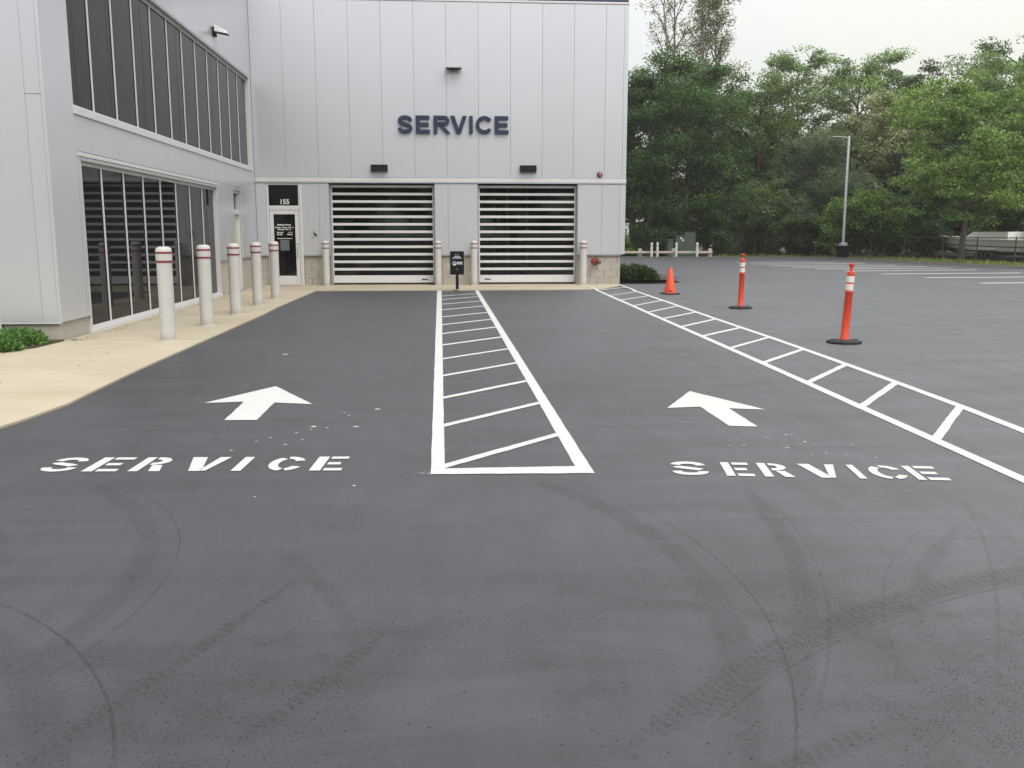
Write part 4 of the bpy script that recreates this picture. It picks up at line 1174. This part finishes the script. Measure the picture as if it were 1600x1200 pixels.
tag(MB().prism(bed, 0.0, 0.045).build('planting_bed', M['mulch']), 'mulched planting bed at the corner of the building', None, None, 'structure')
isl = [(5.30, 0.75), (6.3, 0.62), (6.9, 0.85), (7.3, 1.5), (7.35, 4.5), (7.2, 9), (5.30, 9)]
v, f = ribbon(subdiv(isl + [isl[0]], 0.4)[::-1], [(-0.34, 0.003), (-0.20, 0.05), (-0.06, 0.10), (0.20, 0.115)])
tag(MB().add(v, f, True).build('island_kerb', M['berm']), 'rolled black asphalt kerb round the planted island', None, None, 'structure')
tag(MB().prism(isl, 0.0, 0.085).build('island_soil', M['mulch']), 'mulch in the planted island', None, None, 'structure')

n = 240
yy = -14.0 + 13.5 * rng.random(n) ** 1.6; xx = -5.24 + np.abs(rng.normal(0, 0.10, n)); aa = rng.random(n) * 6.28; ll = 0.010 + 0.018 * rng.random(n)
front = rng.random(n) < 0.25
xx[front] = -9 + 5.2 * rng.random(front.sum()); yy[front] = -15.4 - 3.2 * rng.random(front.sum()) ** 2
cx_, sy_ = np.cos(aa) * ll, np.sin(aa) * ll
zz = 0.023 + 0.004 * rng.random(n)
V = np.stack([np.c_[xx + cx_, yy + sy_, zz], np.c_[xx - sy_ * .5, yy + cx_ * .5, zz + .004], np.c_[xx - cx_, yy - sy_, zz], np.c_[xx + sy_ * .5, yy - cx_ * .5, zz]], 1)
tag(link('leaf_litter', quads_mesh('leaf_litter', V, M['mulch'])), 'dry bits of leaf blown along the foot of the windows', None, None, 'stuff')

# ------------------------------------------------------------------ far edge: guard rail, posts, cabinets, lamp, fence, boat
GR = thing('guard_rail', (11.9, 28.35, 0.0), 'low weathered wooden guard rail at the back of the lot', 'guard rail')
for x, y in ((-2.6, 0.2), (0.0, 0.0), (2.03, -0.06), (4.25, -0.18)):
    MB().box(x - 0.10, x + 0.10, y - 0.02, y + 0.16, 0.0, 0.60, 0.02).build('post', M['wood'], GR)
for a, b_ in ((-4.0, -0.02), (-0.01, 2.0), (2.01, 4.35)):
    MB().box(a, b_, -0.13 - 0.04 * max(b_, 0), -0.025 - 0.04 * max(b_, 0), 0.32, 0.45, 0.012).build('rail', M['wood'], GR)
for (x, y), lb in zip(((12.48, 27.85), (12.83, 27.84), (13.97, 27.82), (15.22, 27.72)), ('slim white post left of a close pair before the guard rail', 'slim white post right of a close pair before the guard rail',
        'slim white post before the left part of the green cabinet', 'slim white post before the right end of the green cabinet')):
    t_ = thing('bollard', (x, y, 0.05), lb, 'bollard', 'slim white posts before the guard rail')
    MB().lathe([(0.075, -0.05), (0.075, 0.86), (0.066, 0.90), (0.035, 0.92)], 14).build('post', M['post_white'], t_)
    MB().lathe([(0.079, 0.72), (0.079, 0.745)], 14, cap=False).build('band', M['dark_fixture'], t_)
t_ = thing('utility_cabinet', (14.92, 29.9, 0.0), 'dark green electrical transformer cabinet behind the guard rail', 'utility cabinet')
MB().box(-0.66, 0.68, -0.7, 0.7, 0.0, 0.15, 0.01).build('plinth', M['cabinet'], t_)
MB().box(-0.05, 0.63, -0.55, 0.65, 0.15, 1.55, 0.02).build('tank', M['cabinet'], t_)
MB().box(-0.62, -0.055, -0.62, 0.6, 0.15, 1.33, 0.02).build('compartment', M['cabinet'], t_)
MB().box(-0.08, 0.66, -0.58, 0.68, 1.553, 1.60, 0.01).build('lid', M['cabinet_top'], t_)
MB().box(-0.65, -0.09, -0.66, 0.63, 1.333, 1.375, 0.01).build('lid', M['cabinet_top'], t_)
for x, z in ((-0.34, 1.16), (-0.22, 1.04)):
    MB().box(x, x + 0.09, -0.628, -0.622, z, z + 0.11).build('label_sticker', M['print_white'], t_)
t_ = thing('utility_cabinet', (14.03, 29.75, 0.0), 'lower dark green utility box left of the transformer cabinet', 'utility cabinet')
MB().box(-0.19, 0.19, -0.3, 0.3, 0.0, 1.1, 0.02).build('box_body', M['cabinet'], t_)
MB().box(-0.21, 0.21, -0.33, 0.33, 1.103, 1.15, 0.01).build('lid', M['cabinet_top'], t_)

t_ = thing('lamp_post', (23.16, 25.35, 0.0), 'tall grey steel lot lamp post on a dark ribbed base', 'lamp post')
prof = []
for k in range(9):
    z = 0.02 + k * 0.09
    prof += [(0.35, z), (0.375, z + 0.02), (0.375, z + 0.05), (0.345, z + 0.07)]
MB().lathe(prof, 20).build('base', M['black_steel'], t_)
MB().lathe([(0.34, 0.80), (0.34, 0.83)], 20).build('base_top', M['concrete'], t_)
MB().box(-0.19, 0.19, -0.19, 0.19, 0.83, 0.98, 0.03).build('base_cover', M['galv'], t_)
MB().lathe([(0.085, 0.98), (0.072, 6.95), (0.05, 6.98)], 14).build('pole', M['galv'], t_)
MB().tube([(0, 0, 6.84), (-0.22, -0.02, 6.90), (-0.5, -0.04, 6.91)], 0.035, 8).build('arm', M['galv'], t_)
MB().box(-1.0, -0.42, -0.15, 0.10, 6.885, 6.945, 0.02).build('lamp_head', M['galv'], t_)

CF = thing('chain_link_fence', (17.9, 30.3, 0.0), 'dark chain-link fence between the verge and the trees', 'fence')
fp = [(8.0, 31.0), (17.9, 30.3), (24.9, 29.7), (26.2, 20.0), (26.9, 14.8), (27.6, 9.0), (28.4, 0.0)]
FH = 1.30
wire = MB(); ox, oy = 17.9, 30.3
for a, b_ in zip(fp[:-1], fp[1:]):
    l = math.hypot(b_[0] - a[0], b_[1] - a[1]); n = max(1, round(l / 2.8))
    ux, uy = (b_[0] - a[0]) / l, (b_[1] - a[1]) / l
    for k in range(n):
        x, y = a[0] + ux * l * k / n, a[1] + uy * l * k / n
        MB().lathe([(0.032, 0), (0.032, FH + 0.03), (0.02, FH + 0.06)], 8, (x - ox, y - oy)).build('post', M['chain'], CF)
    MB().tube([(a[0] - ox, a[1] - oy, FH), (b_[0] - ox, b_[1] - oy, FH)], 0.022, 6).build('top_rail', M['chain'], CF)
    st = 0.11; hh = FH - 0.06
    k = -hh
    while k < l:
        for sg in (1, -1):
            s0, s1 = max(k, 0), min(k + hh, l)
            if s1 <= s0: continue
            z0, z1 = 0.05 + (s0 - k), 0.05 + (s1 - k)
            if sg < 0: z0, z1 = 0.05 + hh - (s0 - k), 0.05 + hh - (s1 - k)
            e = 0.002
            wire.add([(a[0] - ox + ux * s0, a[1] - oy + uy * s0, z0 - e), (a[0] - ox + ux * s1, a[1] - oy + uy * s1, z1 - e), (a[0] - ox + ux * s1, a[1] - oy + uy * s1, z1 + e), (a[0] - ox + ux * s0, a[1] - oy + uy * s0, z0 + e)], [(0, 1, 2, 3)])
        k += st
wo = wire.build('wire_mesh', M['chain'], CF); tag(wo, kind='stuff')

# boat on its trailer behind the fence
BT = thing('boat', (31.0, 28.6, 0.0), 'grey motor boat with white gunwale parked behind the fence under the trees', 'boat', rz=R(-80))
def hull():
    rows = []
    Lb = 8.2
    for s_ in np.linspace(0, 1, 17):
        u = min(s_ / 0.6, 1.0)
        b = 1.28 * (1 - (1 - u) ** 2.4) + 0.02
        sh = 1.12 + 0.20 * (1 - s_) ** 2
        rk = 0.45 * (1 - s_) ** 2
        x = s_ * Lb
        rows.append([(x - rk, b, sh), (x - rk * 0.4, b * 0.97, sh - 0.30), (x + 0.15 * (1 - u), b * 0.92, 0.52 + 0.22 * (1 - u)), (x + 0.35 * (1 - u), 0.0, 0.36 + 0.30 * (1 - u) ** 2),
                     (x + 0.15 * (1 - u), -b * 0.92, 0.52 + 0.22 * (1 - u)), (x - rk * 0.4, -b * 0.97, sh - 0.30), (x - rk, -b, sh)])
    return rows
rows = hull()
k = 7
mb = MB(); mb.add([p_ for r_ in rows for p_ in r_], [(i * k + q + 1, (i + 1) * k + q + 1, (i + 1) * k + q, i * k + q) for i in range(len(rows) - 1) for q in range(k - 1)])
mb.add([p_ for p_ in rows[-1]], [list(range(k))])
mb.build('hull', M['boat_grey'], BT)
mb = MB()
for q in (0, 6): mb.tube([(r_[q][0], r_[q][1], r_[q][2]) for r_ in rows], 0.06, 8)
mb.build('gunwale', M['boat_white'], BT)
mb = MB(); mb.add([p_ for r_ in rows for p_ in ((r_[0][0], r_[0][1] - 0.02, r_[0][2] + 0.02), (r_[6][0], r_[6][1] + 0.02, r_[6][2] + 0.02))], [(2 * i, 2 * i + 1, 2 * i + 3, 2 * i + 2) for i in range(len(rows) - 1)])
mb.build('deck', M['boat_white'], BT)
mb = MB(); cb = [(2.2, 0.55, 1.15), (2.6, 0.8, 1.15), (6.2, 0.9, 1.12), (6.2, -0.9, 1.12), (2.6, -0.8, 1.15), (2.2, -0.55, 1.15)]
ct = [(2.8, 0.45, 1.5), (3.2, 0.6, 1.6), (6.0, 0.7, 1.6), (6.0, -0.7, 1.6), (3.2, -0.6, 1.6), (2.8, -0.45, 1.5)]
mb.add(cb + ct, [(i, (i + 1) % 6, 6 + (i + 1) % 6, 6 + i) for i in range(6)] + [list(range(6, 12))]).build('cabin', M['boat_white'], BT)
mb = MB()
for q in (1, 5): mb.tube([(r_[q][0], r_[q][1] * 1.005, r_[q][2] - 0.06) for r_ in rows], 0.025, 6)
mb.build('rub_strake', M['boat_dark'], BT)
TR = thing('boat_trailer', (31.0, 28.6, 0.0), 'low pale steel boat trailer under the grey boat behind the fence', 'trailer', rz=R(-80))
MB().box(-0.9, 8.0, 0.62, 0.74, 0.20, 0.32).box(0.6, 8.0, -0.74, -0.62, 0.20, 0.32).box(2.0, 2.1, -0.619, 0.619, 0.20, 0.32).box(6.5, 6.6, -0.619, 0.619, 0.20, 0.32).build('frame', M['galv'], TR)
MB().tube([(-0.8, 0.68, 0.26), (-1.6, 0.0, 0.26)], 0.05, 6).build('drawbar', M['galv'], TR)
def wheel(x, y):
    v = MB(); prof = [(0.16, -0.1), (0.30, -0.1), (0.34, -0.06), (0.34, 0.06), (0.30, 0.1), (0.16, 0.1)]
    vv, ff = [], []
    seg = 18; kk = len(prof)
    for i in range(seg):
        a = 6.28319 * i / seg
        for r_, yy in prof: vv.append((x + r_ * 0.8 * math.cos(a), y + yy, 0.27 + r_ * 0.8 * math.sin(a)))
    for i in range(seg):
        j = (i + 1) % seg
        for q in range(kk): ff.append((i * kk + q, i * kk + (q + 1) % kk, j * kk + (q + 1) % kk, j * kk + q))
    v.add(vv, ff, True); wv = v.build('wheel', M['rubber'], TR)
for x in (4.7, 5.5):
    for y in (-1.36, 1.36): wheel(x, y)
for y in (-0.95, 0.95):
    MB().box(4.3, 5.9, y * 1.4 - 0.10, y * 1.4 + 0.10, 0.58, 0.62, 0.01).build('mudguard', M['boat_white'], TR)

# ------------------------------------------------------------------ trees
def rot_dir(az, el): return np.array([math.cos(az) * math.cos(el), math.sin(az) * math.cos(el), math.sin(el)])
def leaves(C, spread, n_each, size, flat, droop=0.0, elong=0.45):
    n = len(C) * n_each
    P = np.repeat(C, n_each, 0)
    sp_ = np.repeat(spread, n_each) if hasattr(spread, '__len__') else np.full(n, spread)
    g_ = rng.normal(0, 1, (n, 3)); g_ /= np.maximum(np.linalg.norm(g_, axis=1)[:, None], 1e-6); g_ *= (rng.random(n) ** 0.45)[:, None]
    P = P + g_ * sp_[:, None] * np.array([1, 1, flat])
    P[:, 2] -= droop * (g_[:, 0] ** 2 + g_[:, 1] ** 2) * sp_
    d = rng.normal(0, 1, (n, 3)); d[:, 2] = d[:, 2] * 0.45 - 0.25; d += g_ * 0.5
    d /= np.linalg.norm(d, axis=1)[:, None]
    nr = rng.normal(0, 0.95, (n, 3)); nr[:, 2] += 1.0
    s_ = np.cross(d, nr); s_ /= np.maximum(np.linalg.norm(s_, axis=1)[:, None], 1e-6)
    l = (size * (0.65 + 0.7 * rng.random(n)))[:, None]; w_ = l * elong
    return np.stack([P, P + d * l * 0.5 + s_ * w_, P + d * l, P + d * l * 0.5 - s_ * w_], 1)

def tree(name, loc, label, H, base, rad, leaf, n_limb=16, n_sub=5, per=70, size=0.20, clump=0.75, flat=0.55, shape='round', bark='bark', r0=0.18, rise=(0.15, 0.8), droop=0.0, stems=1, group=None, cat='tree', fill=0.35, elong=0.45, squash=1.0):
    t_ = thing(name, loc, label, cat, group)
    tr = MB(); C = []
    for s_ in range(stems):
        a0 = rng.random() * 6.28; tilt = 0.0 if stems == 1 else 0.18 * rad * (0.4 + rng.random())
        top = np.array([math.cos(a0) * tilt * 2, math.sin(a0) * tilt * 2 * squash, H * (0.86 + 0.08 * rng.random())])
        st = np.array([math.cos(a0) * 0.12, math.sin(a0) * 0.12, -0.05]) * (0 if stems == 1 else 1) + np.array([0, 0, -0.05])
        k = 7
        ax = np.array([st + (top - st) * q / k + (rng.normal(0, 0.05 * H / 8, 3) * np.array([1, 1, 0.2]) if 0 < q else 0) for q in range(k + 1)])
        r_ = r0 * H / 8 / math.sqrt(stems)
        tr.tube(ax, [r_ * (1 - 0.88 * (q / k) ** 0.9) for q in range(k + 1)], 7)
        def at(u):
            i = min(int(u * k), k - 1); return ax[i] + (ax[i + 1] - ax[i]) * (u * k - i)
        nl = max(3, n_limb // stems)
        for i in range(nl):
            hz = base + (H - base) * ((i + rng.random()) / nl) * 0.93
            u = min(max(hz / (H * 0.92), 0.02), 0.98)
            v_ = (hz - base) / (H - base)
            if shape == 'round': pr = math.sqrt(max(0.05, 1 - (2 * v_ - 0.85) ** 2 / 1.6))
            elif shape == 'cone': pr = 0.25 + 0.75 * (1 - v_) ** 0.8
            elif shape == 'vase': pr = 0.45 + 0.55 * v_ if v_ < 0.75 else 1.0 - (v_ - 0.75) * 1.6
            elif shape == 'bush': pr = math.sqrt(max(0.08, 1 - v_ ** 2.2))
            else: pr = 1
            az = i * 2.399 + rng.random() * 0.9
            el = rise[0] + (rise[1] - rise[0]) * (v_ * 0.7 + 0.3 * rng.random())
            ln = rad * pr * (0.75 + 0.4 * rng.random())
            p = at(u).copy(); d = rot_dir(az, el); d[1] *= squash
            pts = [p]; nseg = 4
            for q in range(nseg):
                d = d + rng.normal(0, 0.14, 3); d[2] += 0.05 - droop * 0.12 * q; d /= np.linalg.norm(d)
                pts.append(pts[-1] + d * ln / nseg)
            lr = max(0.018, r_ * 0.42 * (1 - 0.65 * v_))
            tr.tube(pts, [lr * (1 - 0.8 * q / nseg) for q in range(nseg + 1)], 5)
            C.append(pts[-1]); C.append(pts[-2])
            for j in range(n_sub):
                q = 1 + int(rng.random() * (nseg - 0.01)); b_ = pts[min(q, nseg)]
                dd = rot_dir(az + rng.normal(0, 0.9), el * 0.6 + rng.normal(0, 0.4)) ; dd[1] *= squash
                e = b_ + dd * ln * (0.28 + 0.3 * rng.random()); e[2] -= droop * 0.2
                tr.tube([b_, (b_ + e) / 2 + rng.normal(0, 0.05, 3), e], [lr * 0.4, lr * 0.28, lr * 0.12], 4)
                C.append(e)
                if rng.random() < fill: C.append((b_ + e) / 2)
        C.append(top)
    C = np.array(C)
    lo = C[:, 2] < 0.25; C[lo, 2] = 0.25 + rng.random(lo.sum()) * 0.4
    spread = clump * (0.6 + 0.7 * rng.random(len(C)))
    V = leaves(C, spread, int(per * 2.2), size * 0.64, flat, droop, elong)
    V[:, :, 2] = np.maximum(V[:, :, 2], 0.02)
    tr.build('trunk', M[bark], t_)
    link('crown', quads_mesh('crown', V, L[leaf]), t_)
    return t_

BK = 'trees behind the lot'
tree('maple_tree', (16.0, 33.5, 0), 'dense dark green tree behind the green utility cabinet', 12.3, 2.2, 3.9, 'maple', 26, 6, 95, 0.20, 0.85, 0.6, group=BK, r0=0.2)
tree('maple_tree', (12.6, 34.5, 0), 'dense dark tree half hidden by the right corner of the building', 11.6, 2.0, 3.6, 'deep', 24, 6, 95, 0.20, 0.85, 0.6, group=BK, r0=0.2)
tree('poplar_tree', (15.5, 38.5, 0), 'tall thin sparse tree with bare twigs beside the building roof', 21.0, 7.0, 3.0, 'poplar', 40, 5, 8, 0.17, 0.42, 0.9, 'vase', 'bark_pale', 0.11, (0.75, 1.25), group=BK, fill=0.15, stems=2)
tree('poplar_tree', (19.2, 39.5, 0), 'tall feathery sparse tree rising above the other trees, right of the thin one', 20.5, 6.0, 3.1, 'poplar', 56, 6, 16, 0.18, 0.5, 0.9, 'cone', 'bark_pale', 0.12, (0.7, 1.25), group=BK, fill=0.3, stems=2)
tree('olive_tree', (21.7, 36.5, 0), 'olive green tree left of the airy tree with a visible trunk', 11.2, 2.5, 2.7, 'olive', 24, 5, 60, 0.19, 0.7, 0.6, group=BK)
tree('locust_tree', (25.7, 40, 0), 'airy pale green tree with sky showing through round its trunk', 14.6, 6.0, 2.7, 'locust', 20, 5, 42, 0.22, 0.72, 0.4, 'round', 'bark', 0.13, (0.1, 0.75), group=BK)
tree('locust_tree', (30.6, 41, 0), 'pale green airy tree above and behind the lamp post', 14.3, 5.0, 3.2, 'locust', 24, 5, 52, 0.22, 0.78, 0.45, group=BK, rise=(0.2, 0.9))
tree('flat_topped_tree', (36.4, 45, 0), 'dark flat-topped tree far back between the pale trees', 13.9, 8.0, 3.2, 'deep', 18, 5, 45, 0.22, 0.7, 0.35, 'vase', 'bark', 0.13, (0.05, 0.5), group=BK)
tree('domed_tree', (24.0, 32.3, 0), 'dense dome of small dull green leaves left of the lamp post', 7.3, 0.6, 2.9, 'dome', 34, 8, 105, 0.125, 0.62, 0.75, 'bush', stems=2, group=BK, rise=(0.1, 0.9))
tree('flowering_tree', (30.3, 34.2, 0), 'pale tree with whitish blossom right of the lamp post', 10.4, 2.6, 3.4, 'pale', 26, 6, 60, 0.20, 0.72, 0.5, group=BK, droop=0.25)
tree('spreading_tree', (28.4, 22.0, 0), 'bright green spreading tree with its trunk before the boat', 8.6, 2.3, 4.0, 'bright', 26, 6, 62, 0.21, 0.78, 0.28, 'round', 'bark', 0.17, (0.0, 0.6), group=BK, droop=0.2)
tree('crown_tree', (41.4, 38.5, 0), 'tall blue green tree at the right edge of the picture', 14.6, 5.0, 3.6, 'maple', 24, 5, 60, 0.22, 0.8, 0.4, group=BK, rise=(0.1, 0.7))
tree('crown_tree', (35.4, 30.5, 0), 'light green tree behind the boat at the right picture edge', 11.2, 2.0, 4.0, 'locust', 28, 6, 62, 0.21, 0.8, 0.45, group=BK)
tree('crown_tree', (39.4, 27.5, 0), 'light green tree just outside the right picture edge', 11.0, 2.0, 4.0, 'bright', 22, 6, 56, 0.22, 0.85, 0.4, group=BK)
# understorey
US = 'bushes along the fence'
tree('bush', (25.5, 27.9, 0), 'bright broad-leaved bush right behind the lamp post base', 3.3, 0.3, 2.2, 'bright', 24, 6, 60, 0.19, 0.5, 0.6, 'bush', stems=3, group=US, cat='bush', r0=0.1)
tree('bush', (26.6, 27.6, 0), 'leafy dark bush between the lamp post and the boat', 2.8, 0.2, 1.6, 'deep', 20, 6, 56, 0.18, 0.5, 0.6, 'bush', stems=3, group=US, cat='bush', r0=0.1)
tree('bush', (19.9, 31.3, 0), 'pale green bush behind the fence right of the guard rail', 4.1, 0.3, 2.2, 'olive', 24, 6, 66, 0.15, 0.55, 0.6, 'bush', stems=3, group=US, cat='bush', r0=0.1)
tree('bush', (22.3, 31.2, 0), 'thin brownish green bush left of the lamp post', 3.4, 0.2, 1.7, 'dome', 20, 6, 60, 0.14, 0.5, 0.6, 'bush', stems=3, group=US, cat='bush', r0=0.1)
tree('bush', (17.4, 32.0, 0), 'dark green bush just right of the utility cabinet', 2.6, 0.2, 1.6, 'deep', 18, 6, 60, 0.16, 0.5, 0.6, 'bush', stems=3, group=US, cat='bush', r0=0.1)
tree('bush', (12.9, 31.6, 0), 'low dark bush behind the wooden guard rail', 1.5, 0.1, 1.6, 'deep', 16, 6, 60, 0.15, 0.4, 0.6, 'bush', stems=3, group=US, cat='bush', r0=0.1)
tree('bush', (10.6, 31.0, 0), 'low green bush at the building corner behind the guard rail', 1.2, 0.1, 1.3, 'bright', 14, 6, 60, 0.14, 0.4, 0.6, 'bush', stems=3, group=US, cat='bush', r0=0.1)
tree('bush', (30.4, 18.0, 0), 'small vine-covered bush in front of the middle of the boat', 1.5, 0.1, 0.5, 'olive', 8, 4, 30, 0.14, 0.3, 0.8, 'bush', stems=2, group=US, cat='bush', r0=0.1)
proto = bpy.data.objects['bush.004']
for i, (x, y, sc, lb) in enumerate(((14.6, 33.0, 1.0, 'dark bush behind the transformer cabinet'), (21.2, 33.4, 1.2, 'dark bush behind the pale green bush'), (26.6, 31.0, 1.3, 'dark bush between the dome tree and the broad-leaved bush'),
        (29.6, 30.4, 1.3, 'dark bush left behind the boat bow'), (33.6, 27.0, 1.1, 'dark bush behind the middle of the boat'), (34.6, 22.0, 1.1, 'dark bush behind the stern of the boat'), (9.0, 33.0, 1.0, 'dark bush behind the building corner'),
        (32.6, 33.0, 1.5, 'dark bush in the gap behind the boat bow'), (37.0, 27.0, 1.6, 'dark bush in the gap behind the boat stern'), (20.9, 32.4, 0.9, 'dark bush behind the fence left of the lamp post bushes'), (24.2, 30.9, 0.8, 'dark bush against the fence left of the lamp post'),
        (22.6, 32.3, 0.9, 'dark bush at the left foot of the dome tree'))):
    o = copy_tree(proto); o.location = (x, y, 0); o.rotation_euler.z = 1.7 * i; o.scale = (sc, sc, sc); tag(o, lb, None, US)
# wood behind, dark and closed: more trees of the same kinds
far = tree('forest_tree', (13.0, 46.0, 0), 'dark tree of the closed wood behind, left end', 12.5, 1.5, 4.2, 'deep', 26, 6, 70, 0.26, 1.0, 0.6, group='trees of the closed wood behind')
spots = [(19.5, 46.5, 0.86, 'dark tree of the wood behind the sparse poplars'), (26.0, 48.0, 0.80, 'dark tree of the wood behind the airy pale tree'), (32.5, 48.0, 0.80, 'dark tree of the wood behind the flowering tree'),
         (39.0, 46.0, 0.82, 'dark tree of the wood right of the flat-topped tree'), (45.0, 42.0, 0.9, 'dark tree of the wood at the right picture edge'), (47.5, 34.0, 0.9, 'dark tree of the wood behind the boat stern'),
         (22.0, 40.5, 0.62, 'lower dark tree of the wood behind the domed tree'), (28.0, 37.5, 0.58, 'lower dark tree of the wood behind the lamp post'), (34.5, 36.5, 0.62, 'lower dark tree of the wood behind the blossom tree'), (7.5, 38, 0.75, 'dark tree of the wood hidden behind the building')]
for i, (x, y, s_, lb) in enumerate(spots):
    o = copy_tree(far); o.location = (x, y, 0); o.rotation_euler.z = 1.3 * (i + 1); o.scale = (1.0 * (s_ ** 0.3), 1.0, s_); tag(o, lb)
# trees added behind the camera, unseen but for dark reflections in the door glass
for i, x in enumerate((-26, -17, -8.5, -0.5, 7, 15, 24)):
    o = copy_tree(far); o.location = (x, -66 + (i % 3) * 1.5, 0); o.rotation_euler.z = 0.9 * i; o.scale = (1.15, 1.0, 1.0)
    tag(o, 'dark tree %s of the row added behind the camera' % ('at the left end', 'second from the left', 'third from the left', 'in the middle', 'third from the right', 'second from the right', 'at the right end')[i], None, 'trees reflected in the glass')


# ------------------------------------------------------------------ summer haze
hz = MB().box(-251, 251, -251, 301, -1.2, 24.5).build('haze', None)
hz.data.materials.clear()
hm = bpy.data.materials.new('haze'); hm.use_nodes = True
hm.node_tree.nodes.clear()
ho = hm.node_tree.nodes.new('ShaderNodeOutputMaterial'); hv = hm.node_tree.nodes.new('ShaderNodeVolumePrincipled')
hv.inputs['Color'].default_value = (0.99, 0.985, 0.955, 1); hv.inputs['Density'].default_value = 0.0006; hv.inputs['Anisotropy'].default_value = 0.2
hm.node_tree.links.new(hv.outputs[0], ho.inputs['Volume'])
hz.data.materials.append(hm)
tag(hz, 'thin pale haze in the air over the lot and the trees', None, None, 'stuff')
